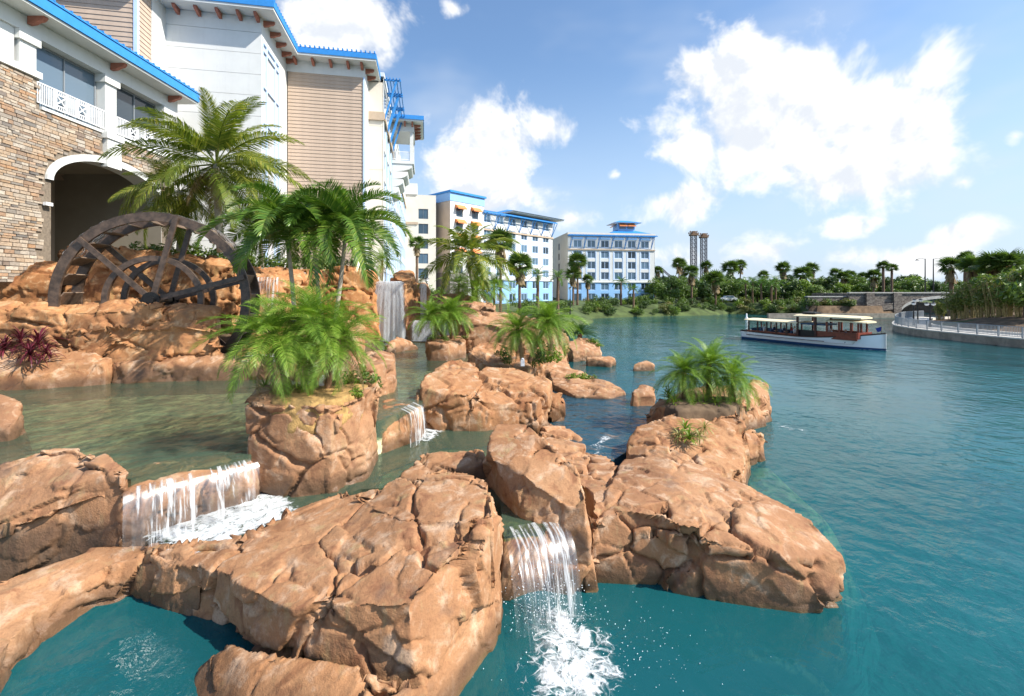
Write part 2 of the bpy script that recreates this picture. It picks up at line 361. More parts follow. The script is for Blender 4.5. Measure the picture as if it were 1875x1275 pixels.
def landh(X, Y):
    hi = sst(-2, -13, X) * sst(19, 25, Y) * sst(110, 60, Y)       # terrace of the near hotel
    far = sst(60, 95, Y)
    h = .9 + 1.5 * far + 4.4 * hi + 1.2 * sst(110, 150, Y)
    return h
_P = np.stack([X.ravel() * .3, Y.ravel() * .3, X.ravel() * 0], 1)
Z = np.where(S < 0, np.maximum(-2.1, -.5 + S * .9), np.minimum(landh(X, Y), .12 + S * .45)) + np.where(np.abs(S) < 60, pn(_P).reshape(X.shape) * .12, 0)
berm = sst(3.5, 12, S) * ((X > 44) & (Y < 84) & (Y > 20))
Z = np.where((X > 44) & (Y < 88) & (S > 0), .8 + berm * 1.6, Z)
Z = np.where((X > 62) & (Y > 92) & (S > 0), np.minimum(landh(X, Y), 4.6), Z)
def ground_z(x, y):
    j = np.clip(np.searchsorted(gx, x), 1, len(gx) - 1); i = np.clip(np.searchsorted(gy, y), 1, len(gy) - 1)
    return float(max(Z[i, j], Z[i - 1, j - 1], Z[i - 1, j], Z[i, j - 1]) - .05)
nx, ny = len(gx), len(gy)
idx = np.arange(nx * ny).reshape(ny, nx)
Fq = np.stack([idx[:-1, :-1], idx[:-1, 1:], idx[1:, 1:], idx[1:, :-1]], -1).reshape(-1, 4)
me = npmesh('ground', np.stack([X.ravel(), Y.ravel(), Z.ravel()], 1), Fq, 'lawn')
me.materials.append(MATS['soil']); me.materials.append(MATS['lake_bed'])
cZ = Z.ravel()[Fq].max(1); cS = S.ravel()[Fq].mean(1); cX = X.ravel()[Fq].mean(1); cY = Y.ravel()[Fq].mean(1)
mi = np.where(cZ < .0, 2, np.where((cS < 1.2) | ((cX > 44) & (cY < 88)) | ((cX < 0) & (cY < 42)), 1, 0)); mi = np.where((mi == 1) & (cY > 60) & (cX < 62), 0, mi); me.polygons.foreach_set('material_index', mi.astype(np.int32))
tag(ob('ground', me), kind='structure')
def slab(name, poly, z0, z1, mat, kind='structure'):
    m = MB(); m.prism(poly, z0, z1); return tag(m.build(name, mat), kind=kind)
slab('lake', [(-44, -69.5), (61, -69.5), (63, 40), (112, 70), (112, 145), (60, 145), (44, 125), (6, 118), (-44, 40)], -2.6, 0, 'lake_water')
# ------------------------------------------------------------------ pools
g2 = lambda z: (lambda px, py: tuple(G(px, py, z).xy))
u = g2(2.05); UP = [u(240, 878), u(340, 856), u(455, 834)] + [u(560, 790), u(690, 772), u(772, 738)] + [u(800, 700), u(850, 660), u(880, 640), (-4.5, 30), (-6, 34.5), (-18, 34), (-26, 20), (-26, 14), (-17, 9.4)]
m_ = g2(1.15); MID = [m_(235, 975), m_(300, 990), m_(440, 968), m_(560, 925), m_(660, 896), m_(840, 885), m_(915, 915), m_(922, 975), m_(975, 968), m_(1030, 955), m_(1000, 860), m_(940, 790), m_(870, 768), m_(790, 768), m_(720, 800), m_(560, 885), m_(460, 880), m_(250, 945)]
s_ = g2(.7); SIDE = [s_(1000, 790), s_(1075, 850), s_(1110, 850), s_(1160, 820), s_(1190, 770), s_(1215, 735), s_(1180, 722), s_(1110, 718), s_(1050, 700), s_(1005, 690), s_(985, 740)]
for nm, pl, z, dep, wm, bm_ in (('upper_pool', UP, 2.05, .5, 'pool_water', 'pool_bed'), ('middle_pool', MID, 1.15, .6, 'pool_water', 'mid_bed'), ('side_pool', SIDE, .7, .6, 'side_water', 'side_bed')):
    slab(nm + '_water', pl, z - dep - .05, z, wm); slab(nm + '_bed', pl, -.6, z - dep, bm_)
g4 = g2(.4); GROT = [g4(-70, 1100), g4(60, 1090), g4(200, 1040), g4(340, 1050), g4(460, 1130), g4(680, 1250), g4(700, 1400), g4(-110, 1400)]
slab('grotto_pool_water', GROT, -.4, .4, 'lake_water'); slab('grotto_pool_bed', GROT, -1., -.5, 'lake_bed')
# ------------------------------------------------------------------ rocks
def rock(name, label, blocks, vox=.07, seed=0, cell=.95, amp=.16, crack=.10, smooth=2, mat='rock', strata=1.25, cat='rock', group=None, big=.10, wl=0.):
    """blocks: (top outline [(px,py,z)] or world vectors, bottom z, flare)"""
    bm = bmesh.new()
    for top, zb, fl in blocks:
        P = [p if isinstance(p, Vector) else G(*p) for p in top]
        c = sum((Vector((p.x, p.y, 0)) for p in P), Vector()) / len(P)
        area = sum(P[i].x * P[(i + 1) % len(P)].y - P[(i + 1) % len(P)].x * P[i].y for i in range(len(P)))
        if area < 0:
            P = P[::-1]
            fl = fl[::-1] if isinstance(fl, list) else fl
        n = len(P); rings = []
        for ins, zf in ((-.06, 0.), (0., .10), (.45, .6), (1., 1.)):
            ring = []
            for i, p in enumerate(P):
                t = (P[(i + 1) % n] - P[i - 1]); nn = Vector((t.y, -t.x, 0)); nn = nn.normalized() if nn.length > 1e-6 else Vector()
                q = p + nn * (ins if zf < .2 else ins * (fl[i] if isinstance(fl, list) else fl)); q.z = p.z + (zb - p.z) * zf; ring.append(bm.verts.new(q))
            rings.append(ring)
        bm.faces.new(rings[0])
        for a, b in zip(rings, rings[1:]):
            for i in range(n): bm.faces.new((a[i], b[i], b[(i + 1) % n], a[(i + 1) % n]))
        bm.faces.new(rings[-1][::-1])
    bmesh.ops.triangulate(bm, faces=bm.faces)
    me = bpy.data.meshes.new('tmp'); bm.to_mesh(me); bm.free()
    o = bpy.data.objects.new('tmp', me); COL.objects.link(o)
    md = o.modifiers.new('r', 'REMESH'); md.mode = 'VOXEL'; md.voxel_size = vox
    dg = bpy.context.evaluated_depsgraph_get(); ev = o.evaluated_get(dg); me2 = bpy.data.meshes.new_from_object(ev)
    bpy.data.objects.remove(o); bpy.data.meshes.remove(me)
    nv = len(me2.vertices); V = np.zeros(nv * 3); me2.vertices.foreach_get('co', V); V = V.reshape(-1, 3)
    E = np.zeros(len(me2.edges) * 2, int); me2.edges.foreach_get('vertices', E); E = E.reshape(-1, 2)
    deg = np.bincount(E.ravel(), minlength=nv)[:, None].astype(float)
    def lap(A):
        s = np.zeros_like(A)
        for k in range(A.shape[1]):
            s[:, k] = np.bincount(E[:, 0], A[E[:, 1], k], nv) + np.bincount(E[:, 1], A[E[:, 0], k], nv)
        return s / np.maximum(deg, 1)
    for _ in range(smooth): V = V * .35 + lap(V) * .65
    def normals():
        me2.vertices.foreach_set('co', V.ravel()); me2.update()
        N = np.zeros(nv * 3); me2.vertices.foreach_get('normal', N); N = N.reshape(-1, 3)
        for _ in range(2): N = N * .5 + lap(N) * .5
        return N / np.maximum(np.linalg.norm(N, axis=1), 1e-6)[:, None]
    S = seed * 13.7
    V = V + normals() * (fbm((V + S) * .6, 2) * big)[:, None]
    for lev, (cs, k, tilt, cd) in enumerate(((cell, .97, 1., 1.), (cell * .5, .50, .25, .30))):
        N = normals(); Ns = N
        for _ in range(7): Ns = lap(Ns)
        B = V + S + lev * 50
        wp = np.stack([pn(B * .5 / cs + 5), pn(B * .5 / cs + 31), pn(B * .5 / cs + 77)], 1); wj = np.stack([fbm(B * 3.2 / cs + 3, 2), fbm(B * 3.2 / cs + 43, 2), fbm(B * 3.2 / cs + 83, 2)], 1)
        Q = (B * [1, 1, strata]) / cs + wp * .35 + wj * .10
        F1, F2, Hc, C = worley(Q)
        ax = np.argmax(np.abs(Ns) * [1, 1, 1.1], 1); dirn = ax * 2 + (Ns[np.arange(nv), ax] > 0)
        key = dirn * 15485863 + (np.round(C * 997).astype(np.int64) * [1, 7919, 104729]).sum(1)
        _, inv = np.unique(key, return_inverse=True); inv = inv.ravel(); nc = inv.max() + 1
        cnt = np.bincount(inv, minlength=nc)[:, None]
        mean = lambda A: np.stack([np.bincount(inv, A[:, i], nc) for i in range(3)], 1) / cnt
        cp = mean(V); cn = mean(N) + (RN[np.arange(nc) * 7 % 1024, :3] - .5) * amp * 1.8 * tilt
        cn = cn / np.maximum(np.linalg.norm(cn, axis=1)[:, None], 1e-6)
        dist = ((V - cp[inv]) * cn[inv]).sum(1)
        wgt = sst(.2, .7, (N * cn[inv]).sum(1)) * k
        V = V + cn[inv] * np.clip(-dist * wgt, -min(.15, .16 * cs), min(.15, .16 * cs))[:, None]
        gate = sst(.02, .2, pn(B * .45 / cs + 19)) if lev else 1.
        off = (RN[Hc, 3] - .5) * amp * cs * (1.0 if not lev else 1.3) * np.where(N[:, 2] > .7, .7, 1) * gate
        crk = np.exp(-((F2 - F1) / (.034 + .02 * lev)) ** 2) * sst(-.22 + .2 * lev, .12 + .2 * lev, pn(B * .7 / cs + 9))
        V = V + N * (off - crack * 1.7 * cd * crk)[:, None]
    V = V * .9 + lap(V) * .1
    N = normals(); B = V + S
    V = V + N * (fbm(B * 1.7 + 7, 3) * .022 + fbm(B * 11, 2) * .010)[:, None]
    me2.vertices.foreach_set('co', V.ravel()); me2.polygons.foreach_set('use_smooth', [True] * len(me2.polygons)); me2.update()
    me2.materials.clear(); me2.materials.append(MATS[mat]); me2.name = name
    o = tag(ob(name, me2), label, cat, group); o['waterline'] = wl; return o
# --- foreground
rock('boulder', 'big flat-topped orange boulder in the centre foreground left of the front waterfall', [
    ([(325, 1040, 1.0), (370, 1020, 1.2), (440, 1000, 1.35), (540, 925, 1.42), (640, 893, 1.6), (770, 873, 1.8), (848, 861, 1.92), (905, 888, 1.92), (914, 937, 1.9), (840, 1010, 1.78), (772, 1082, 1.6), (744, 1112, 1.52), (690, 1118, 1.46), (600, 1095, 1.44), (490, 1102, 1.32), (385, 1048, 1.15)], -1.2,
     [-.05, -.1, 0, 0, 0, 0, 0, .05, .40, .50, .48, .25, .10, .0, -.05, -.05]),
    ([(270, 1003, 1.2), (345, 982, 1.28), (450, 985, 1.36), (470, 1050, 1.25), (390, 1062, 1.1), (320, 1048, 1.02), (270, 1035, .95)], -1.2, .12),
    ([(640, 893, 1.74), (770, 873, 1.92), (848, 861, 2.02), (903, 890, 2.02), (912, 940, 2.0), (835, 950, 2.0), (745, 950, 1.85)], .5, .0)],
    .032, 1, 1.5, .13, .16, 2, big=.06)
rock('boulder', 'low pitted rock shelf at the bottom edge under the big foreground boulder', [
    ([(402, 1178, .66), (470, 1185, .78), (560, 1205, .86), (650, 1215, .9), (780, 1240, .85), (800, 1350, .7), (395, 1350, .5)], -1.2, .1),
    ([(335, 1240, .30), (400, 1190, .45), (430, 1270, .5), (420, 1340, .5), (310, 1340, .28)], -1.2, .2), ([(-90, 1345, .7), (650, 1345, .6), (650, 1420, .5), (-90, 1420, .5)], -1.2, .1)], .036, 2, .9, .14, .12, wl=.4)
rock('rock_ledge', 'curved rock ledge ringing the small teal grotto pool at lower left', [
    ([(370, 1042, 1.15), (250, 1034, .92), (280, 988, 1.22), (350, 988, 1.28)], -1.2, .12), ([(275, 1036, .9), (150, 1068, .84), (165, 1005, 1.02), (295, 985, 1.2)], -1.2, .12),
    ([(185, 1060, .86), (55, 1125, .84), (-20, 1070, 1.02), (80, 1035, 1.04), (185, 1006, 1.02)], -1.2, .12), ([(80, 1112, .84), (10, 1205, .8), (-90, 1150, 1.0), (-40, 1065, 1.05)], -1.2, .12), ([(18, 1190, .82), (-30, 1300, .75), (-110, 1260, 1.0), (-85, 1125, 1.0)], -1.2, .12)],
    .036, 3, 1.2, .10, .12, 3, wl=.4)
rock('boulder', 'large rounded sunlit boulder at the left edge beside the wide cascade', [
    ([(-90, 870, 2.15), (0, 845, 2.35), (90, 818, 2.5), (150, 814, 2.52), (200, 830, 2.45), (228, 858, 2.3), (226, 900, 2.0), (120, 930, 1.65), (0, 960, 1.5), (-90, 1000, 1.3)], .4, .12)], .036, 4, 1.9, .07, .08, 5, wl=1.15)
rock('boulder', 'small rounded boulder at the left edge of the upper pool', [
    ([(-80, 728, 2.9), (0, 718, 3.0), (36, 727, 2.9), (48, 752, 2.6), (20, 772, 2.5), (-80, 785, 2.4)], 1.2, .25)], .06, 5, .9, .12, .06, 4, wl=2.05)
rock('weir', 'wet stone weir that the wide left cascade spills over', [
    ([(215, 862, 1.97), (340, 838, 1.97), (450, 818, 1.97), (475, 838, 1.95), (455, 850, 1.93), (400, 862, 1.94), (330, 880, 1.94), (250, 902, 1.94), (220, 910, 1.9)], .5, .10)], .05, 6, .55, .16, .10, cat='weir', wl=1.15)
rock('planter_rock', 'blocky rock planter carrying the big feathery palms near the middle', [
    ([(440, 727, 3.2), (470, 705, 3.25), (560, 695, 3.3), (640, 690, 3.3), (690, 693, 3.25), (700, 712, 3.12), (640, 735, 3.08), (590, 744, 3.08), (500, 742, 3.12), (452, 736, 3.18)], .5, -.10),
    ([(452, 800, 2.2), (520, 770, 2.3), (560, 800, 2.1), (545, 825, 1.9), (480, 835, 1.9)], .5, .05), ([(560, 800, 2.2), (640, 775, 2.3), (690, 760, 2.2), (690, 790, 1.9), (600, 822, 1.9)], .5, .08),
    ([(600, 658, 3.1), (690, 638, 3.3), (722, 643, 3.25), (728, 660, 3.0), (700, 672, 3.0), (620, 692, 3.05)], 1.2, .1)], .038, 8, 1.5, .12, .17, wl=1.15)
rock('rock_ledge', 'sloping wet rock under the little cascade right of the palm planter', [
    ([(692, 748, 2.05), (705, 728, 2.1), (768, 731, 2.05), (776, 746, 1.98), (758, 762, 1.85), (700, 785, 1.8)], .6, .28)], .06, 9, .8, .10, .06, wl=1.15)
rock('boulder', 'low dark rock bar across the middle pool', [
    ([(728, 872, 1.5), (768, 830, 1.62), (885, 817, 1.68), (895, 850, 1.55), (800, 862, 1.45), (770, 880, 1.42)], .5, .06)], .04, 10, .6, .12, .1, wl=1.15)
rock('boulder', 'tall leaning boulder right of the front waterfall', [
    ([(893, 802, 2.2), (910, 772, 2.4), (965, 774, 2.4), (1015, 802, 2.3), (1058, 845, 2.05), (1084, 900, 1.75), (1082, 950, 1.35), (1040, 945, 1.4), (980, 893, 1.8), (930, 862, 1.9), (897, 838, 2.0)], -1.2, .14),
    ([(1000, 930, 1.2), (1060, 930, 1.1), (1090, 1000, .7), (1060, 1020, .6), (1030, 990, .8)], -1.2, .15)], .036, 11, 1.5, .14, .16)
rock('rock_outcrop', 'broad rock outcrop jutting into the lake at right foreground', [
    ([(1075, 880, 1.2), (1130, 845, 1.1), (1220, 835, 1.2), (1285, 850, 1.2), (1345, 890, .95), (1300, 930, 1.1), (1230, 905, 1.32), (1150, 925, 1.32), (1085, 955, 1.25)], -1.2, .10),
    ([(1220, 905, 1.3), (1340, 882, 1.0), (1430, 915, .95), (1495, 965, .88), (1518, 1015, .76), (1497, 1040, .74), (1400, 1020, .92), (1300, 985, 1.12), (1235, 960, 1.22)], -1.2, .16),
    ([(1000, 768, .78), (1050, 792, .78), (1088, 832, .82), (1130, 842, .95), (1120, 880, 1.15), (1080, 905, 1.2), (1020, 852, 1.2), (985, 802, 1.2)], -1.2, .02),
    ([(1050, 950, 1.2), (1150, 925, 1.3), (1240, 950, 1.2), (1230, 990, .9), (1130, 1000, .75), (1060, 1010, .6)], -1.2, .0)], .036, 12, 1.6, .14, .16, big=.10)
rock('rock_outcrop', 'rock shoulder under the bushy lakeside palms at right', [
    ([(1145, 830, 1.0), (1162, 778, 1.4), (1230, 752, 1.7), (1345, 748, 1.75), (1372, 790, 1.2), (1362, 860, .8), (1300, 862, 1.0), (1220, 840, 1.1)], -1.0, .15),
    ([(1355, 792, .9), (1397, 787, .8), (1400, 812, .5), (1370, 832, .5)], -1.0, .15),
    ([(1180, 748, 1.4), (1230, 717, 1.75), (1335, 703, 1.85), (1355, 740, 1.7), (1240, 755, 1.6)], -1.0, .1),
    ([(1340, 722, 1.45), (1378, 694, 1.45), (1406, 702, 1.25), (1412, 735, .8), (1408, 755, .4), (1360, 745, 1.0)], -1.0, .15)], .045, 13, 1.3, .15, .15)
rock('boulder', 'twin cracked boulders in the middle between the two pools', [
    ([(762, 717, 2.3), (777, 682, 2.7), (820, 660, 2.93), (872, 658, 2.93), (886, 690, 2.6), (858, 720, 2.3), (800, 724, 2.25)], .3, .12),
    ([(866, 722, 2.28), (884, 672, 2.75), (940, 670, 2.68), (1000, 692, 2.35), (1006, 712, 2.15), (985, 735, 1.95), (900, 742, 1.92)], .0, .08),
    ([(1003, 718, 1.65), (1030, 722, 1.6), (1038, 740, 1.3), (1010, 745, 1.3)], .0, .1)], .045, 14, 1.5, .15, .18, wl=0.9)
# --- barrier rocks towards the lake
rock('boulder', 'single upright block at the right end of the low rock bar in the lake', [([(1153, 713, 1.35), (1173, 702, 1.45), (1198, 707, 1.35), (1203, 726, 1.1), (1160, 728, 1.08)], -.8, .12)], .07, 15, .7, .12, .06, wl=0.3)
rock('rock_ledge', 'low rock bar with leafy ground cover dividing side pool from lake', [
    ([(1002, 675, 1.25), (1060, 676, 1.15), (1130, 702, .98), (1148, 716, .9), (1110, 728, .8), (1050, 722, .88), (1010, 700, 1.05)], -.8, .12),
    ([(990, 672, 1.5), (1010, 658, 1.58), (1045, 664, 1.38), (1048, 682, 1.15)], -.8, .1)], .07, 16, .9, .14, .08, wl=0.5)
rock('boulder', 'lone small rock standing out in the lake behind the palms', [([(1158, 664, .6), (1180, 658, .68), (1200, 664, .5), (1196, 669, .4)], -1.5, .15)], .08, 17, .8, .12, .05)
rock('boulder', 'flat low rock in the turquoise shallows below the sago palm', [([(1072, 654, .65), (1110, 650, .65), (1129, 656, .5), (1118, 663, .4)], -1.5, .15)], .08, 18, .8, .12, .05)
rock('planter_rock', 'far rock planter with the dark sago palm', [([(1032, 628, 1.35), (1060, 615, 1.7), (1098, 626, 1.2), (1102, 640, .8), (1050, 642, .9)], -1.5, .2)], .09, 19, 1., .16, .07)
rock('planter_rock', 'rock planter under the two leaning date palms in the middle', [
    ([(855, 642, 2.9), (880, 624, 3.1), (940, 630, 3.0), (1000, 642, 2.7), (1000, 664, 2.2), (950, 680, 2.1), (900, 675, 2.2)], -.5, .12)], .07, 20, 1.0, .16, .09)
rock('planter_rock', 'square-faced rock planter with small palms in front of the tall waterfall', [([(777, 622, 3.0), (800, 611, 3.15), (850, 611, 3.15), (858, 622, 2.95), (820, 630, 2.88), (786, 630, 2.88)], 1.0, .1)], .08, 21, 1.3, .10, .06, wl=2.05)
rock('boulder', 'dark wet boulder at the foot of the tall waterfall', [([(704, 627, 2.7), (726, 614, 2.9), (758, 623, 2.6), (768, 635, 2.2), (730, 640, 2.2)], 1.0, .12)], .09, 22, 1., .16, .08, wl=2.05)
# --- cliffs
w_ = lambda *a: W(*a)
rock('cliff', 'tall golden cliff on the left of the tall waterfall', [([w_(585, 492, 29.5), w_(640, 483, 29.6), w_(686, 494, 30.5), w_(688, 508, 33), w_(690, 500, 38), w_(560, 488, 38)], 1.2, .55)], .08, 23, 1.5, .26, .26, mat='rock_gold', strata=1.0, cat='cliff', wl=2.05)
rock('cliff', 'rounded golden rock tower on the right of the tall waterfall', [([w_(714, 508, 33.6), w_(735, 491, 34.6), w_(756, 497, 34.6), w_(764, 516, 34), w_(762, 522, 33), w_(742, 518, 32.8)], 1.2, .15),
    ([w_(684, 521, 31.7), w_(742, 521, 31.3), w_(760, 524, 33), w_(780, 524, 34.5), w_(785, 522, 38), w_(680, 520, 38)], 1.2, .2)], .08, 24, 1.5, .26, .24, mat='rock_gold', cat='cliff', wl=2.05)
rock('cliff', 'stepped rock face right of the waterfalls below the slender coconut palm', [
    ([w_(848, 575, 27), w_(870, 566, 28), w_(930, 569, 28.5), w_(1000, 590, 28), w_(1040, 612, 28), w_(1000, 622, 25.5), w_(900, 592, 25), w_(855, 592, 25)], .5, .4),
    ([w_(788, 540, 34), w_(850, 532, 35), w_(868, 548, 33), w_(870, 560, 31), w_(800, 560, 31)], 1, .4), ([w_(835, 550, 31), w_(905, 552, 31), w_(905, 565, 28.5), w_(845, 565, 28.5)], 1, .3)], .08, 25, 1.4, .24, .22, cat='cliff')
rock('rock_wall', 'long golden rock wall in front of the water wheel', [
    ([w_(-80, 562, 18), w_(60, 566, 18), w_(130, 572, 18.1), w_(220, 574, 18), w_(300, 572, 18.2), w_(396, 570, 18.6), w_(406, 560, 19.0), w_(300, 554, 19.1), w_(262, 549, 19.1), w_(130, 555, 19.1), w_(-80, 550, 19.1)], 1.2, .22),
    ([w_(120, 600, 17.6), w_(400, 598, 18.2), w_(405, 640, 18), w_(300, 650, 17.5), w_(130, 640, 17.3)], 1.2, .1), ([w_(255, 548, 18.8), w_(300, 548, 18.8), w_(302, 552, 18.2), w_(256, 552, 18.2)], 2, .1)],
    .06, 26, 1.6, .18, .24, mat='rock_gold', strata=1.5, cat='rock wall', wl=2.05)
rock('rock_shelf', 'smooth sloping rock shelf under the dark red plants at far left', [([w_(-80, 620, 17), w_(100, 612, 17.4), w_(140, 640, 17.2), w_(200, 652, 17.4), w_(194, 670, 16.9), w_(100, 685, 16.2), w_(-80, 695, 15.5)], 1.2, .25)], .075, 27, 1.6, .16, .08, 4, wl=2.05)
rock('rock_ledge', 'low dark ledge at the back edge of the upper pool below the wheel', [([w_(203, 658, 17.3), w_(300, 648, 17.8), w_(420, 645, 18.2), w_(500, 648, 18.4), w_(500, 668, 17.8), w_(300, 674, 17.2), w_(207, 677, 17)], 1.2, .1)], .08, 28, .9, .16, .08, wl=2.3)
rock('rock_wall', 'golden rock wall behind the water wheel', [
    ([w_(108, 458, 23.5), w_(165, 449, 24), w_(240, 451, 24), w_(290, 458, 24), w_(420, 470, 24.5), w_(430, 487, 23.4), w_(300, 477, 23.0), w_(180, 472, 22.8), w_(112, 476, 22.6)], 3.2, .05),
    ([w_(425, 488, 25), w_(500, 493, 26), w_(590, 494, 29), w_(585, 512, 28), w_(500, 512, 25), w_(430, 512, 24)], 1.5, .3)], .075, 29, 1.3, .24, .22, mat='rock_gold', cat='rock wall')
rock('boulder', 'stack of golden rocks at far left below the stone building', [([w_(-80, 482, 21.3), w_(60, 476, 21.8), w_(104, 474, 22), w_(108, 500, 20.9), w_(0, 508, 20.4), w_(-80, 508, 20.2)], 2.5, .2)], .07, 30, 1.1, .22, .2, mat='rock_gold')
rock('planter_rock', 'rock island carrying the tall green palms behind the planter', [([w_(525, 595, 17.5), w_(650, 598, 17.5), w_(668, 582, 21), w_(530, 580, 21)], 1.2, .2)], .1, 31, 1.1, .2, .1, wl=2.05)
# ------------------------------------------------------------------ falling water and foam
def sheet(name, label, lip0, lip1, out, z0, z1, mat, nu=26, nv=26, back=.25, rag=.05, parent=None, throw=.26, fan=.0):
    """water sheet from a lip (two points) falling along a ballistic curve to z1"""
    a = Vector(lip0); b = Vector(lip1); out = Vector(out).normalized(); V = []; UV = []; ED = []; ln = (b - a).length; cm = (a + b) / 2
    for i in range(nu + 1):
        u = i / nu; p = a.lerp(b, u)
        wob = .5 * math.sin(u * 13 + a.x) + .3 * math.sin(u * 29 + 2) + .35 * math.sin(u * 53 + a.y)
        for j in range(nv + 1):
            v = j / nv
            if v < .2: q = p - out * back * (1 - v / .2); q.z = z0 + .025
            else:
                t = (v - .2) / .8; q = p + out * (.06 + throw * math.sqrt(max(z0 - z1, .2)) * t ** .55 + wob * rag * t); q.z = z0 + .025 - (z0 - z1) * t ** 1.55
            q = q + (b - a) * (u - .5) * fan * v
            V.append(q); UV.append((u * (b - a).length / 2, v)); ED.append(min(1., min(u, 1 - u) * ln / min(.35, ln * .3)) * min(1., .45 + v * 3))
    Fs = [(i * (nv + 1) + j, (i + 1) * (nv + 1) + j, (i + 1) * (nv + 1) + j + 1, i * (nv + 1) + j + 1) for i in range(nu) for j in range(nv)]
    me = npmesh(name, [tuple(v) for v in V], Fs, mat)
    ul = me.uv_layers.new(name='UVMap')
    for lp in me.loops: ul.data[lp.index].uv = UV[lp.vertex_index]
    at = me.attributes.new('edge', 'FLOAT', 'POINT'); at.data.foreach_set('value', np.array(ED, np.float32))
    return tag(ob(name, me, parent), label, 'waterfall' if label else None)
def foam(name, poly, z, parent=None, soft=.5, gain=1., hgt=.05, st=.06, label=None):
    P = [(p[0], p[1]) for p in poly]; xs = [p[0] for p in P]; ys = [p[1] for p in P]
    ax = np.arange(min(xs) - .1, max(xs) + .1, st); ay = np.arange(min(ys) - .1, max(ys) + .1, st)
    X, Y = np.meshgrid(ax, ay); S = -sdist(P, X, Y); A = np.clip(S / soft, 0, 1) * gain
    B = np.stack([X.ravel() * 2.2, Y.ravel() * 2.2, X.ravel() * 0 + z * 3], 1)
    Z = z + .006 + hgt * A.ravel() * (np.abs(fbm(B, 3)) * 1.4 + .1); I = np.arange(X.size).reshape(X.shape)
    Fq = np.stack([I[:-1, :-1], I[:-1, 1:], I[1:, 1:], I[1:, :-1]], -1).reshape(-1, 4); Fq = Fq[(S.ravel()[Fq] > 0).all(1)]
    me = npmesh(name, np.stack([X.ravel(), Y.ravel(), Z], 1), Fq, 'foam')
    at = me.attributes.new('dens', 'FLOAT', 'POINT'); at.data.foreach_set('value', A.ravel().astype(np.float32))
    return tag(ob(name, me, parent), kind='stuff')
def drops(name, c, spread, n, mat, seed, rmin=.008, rmax=.022, parent=None):
    rs = random.Random(seed); m = MB()
    for k in range(n):
        p = Vector(c) + Vector((rs.gauss(0, spread[0]), rs.gauss(0, spread[1]), abs(rs.gauss(0, spread[2])))); r = rs.uniform(rmin, rmax)
        m.add([p + Vector(q) * r for q in ((1, 0, 0), (-1, 0, 0), (0, 1, 0), (0, -1, 0), (0, 0, 1.3), (0, 0, -1.3))],
              [(0, 2, 4), (2, 1, 4), (1, 3, 4), (3, 0, 4), (2, 0, 5), (1, 2, 5), (3, 1, 5), (0, 3, 5)])
    return tag(m.build(name, mat, parent), kind='stuff')
pm('droplet', (.85, .9, .92), .15, .02)
# front waterfall, its mossy lip rock and the splash in the lake
rock('weir', 'mossy rock lip under the front waterfall in the foreground', [([(905, 935, 1.1), (1000, 915, 1.1), (1050, 945, 1.1), (1035, 968, 1.08), (975, 978, 1.08), (918, 990, 1.08)], -1.2, .02)], .05, 33, .6, .05, .04, cat='weir', mat='moss_rock')
A = G(922, 988, 1.14); B = G(1036, 966, 1.14)
ff = sheet('waterfall', 'thin front waterfall pouring into the teal lake between two boulders', A, B, (.25, -1, 0), 1.18, .02, 'fall_thin', 40, 30, throw=.75)
sheet('water_sheet', None, A + Vector((.1, -.1, 0)), A.lerp(B, .4) + Vector((.1, -.12, 0)), (.3, -1, 0), 1.18, .02, 'fall_thin', 20, 24, parent=ff, throw=.95)
sheet('water_sheet', None, A.lerp(B, .5) + Vector((.05, -.05, 0)), B + Vector((0, -.08, 0)), (.25, -1, 0), 1.18, .02, 'fall_mid', 20, 24, parent=ff, throw=.6)
f0 = [G(*p, 0).xy for p in [(925, 1150), (985, 1062), (1060, 1080), (1150, 1150), (1210, 1240), (1170, 1360), (910, 1360), (905, 1230)]]
foam('splash_foam', f0, 0, None, .75, 1.12, .07, .05).__setitem__('label', 'white churning foam where the front waterfall meets the lake')
drops('spray_drops', G(1010, 1130, 0), (.36, .26, .30), 520, 'droplet', 5, .003, .012)
drops('spray_drops', G(1120, 1200, 0), (.8, .5, .04), 200, 'droplet', 6, .003, .009)
# wide left cascade
A = G(226, 911, 1.96); B = G(470, 849, 1.96)
lf = sheet('waterfall', 'wide low cascade spilling over the weir at left', A, B, (.62, -.78, 0), 2.04, 1.15, 'fall_thin', 60, 24, .1, .03)
A2 = A + Vector((.05, -.06, 0)); sheet('water_sheet', None, A2, B + Vector((.05, -.06, 0)), (.62, -.78, 0), 2.03, 1.15, 'fall_thin', 60, 24, .1, .05, lf)
sheet('water_sheet', None, A + Vector((.1, -.12, 0)), B + Vector((.1, -.12, 0)), (.62, -.78, 0), 2.03, 1.15, 'fall_thin', 60, 24, .1, .08, lf)
foam('splash_foam', [G(*p, 1.15).xy for p in [(225, 985), (330, 935), (455, 885), (550, 905), (580, 940), (470, 985), (440, 1010), (380, 1040), (290, 1020)]], 1.15, None, .35, 1.2, .04).__setitem__('label', 'white foam below the wide left cascade')
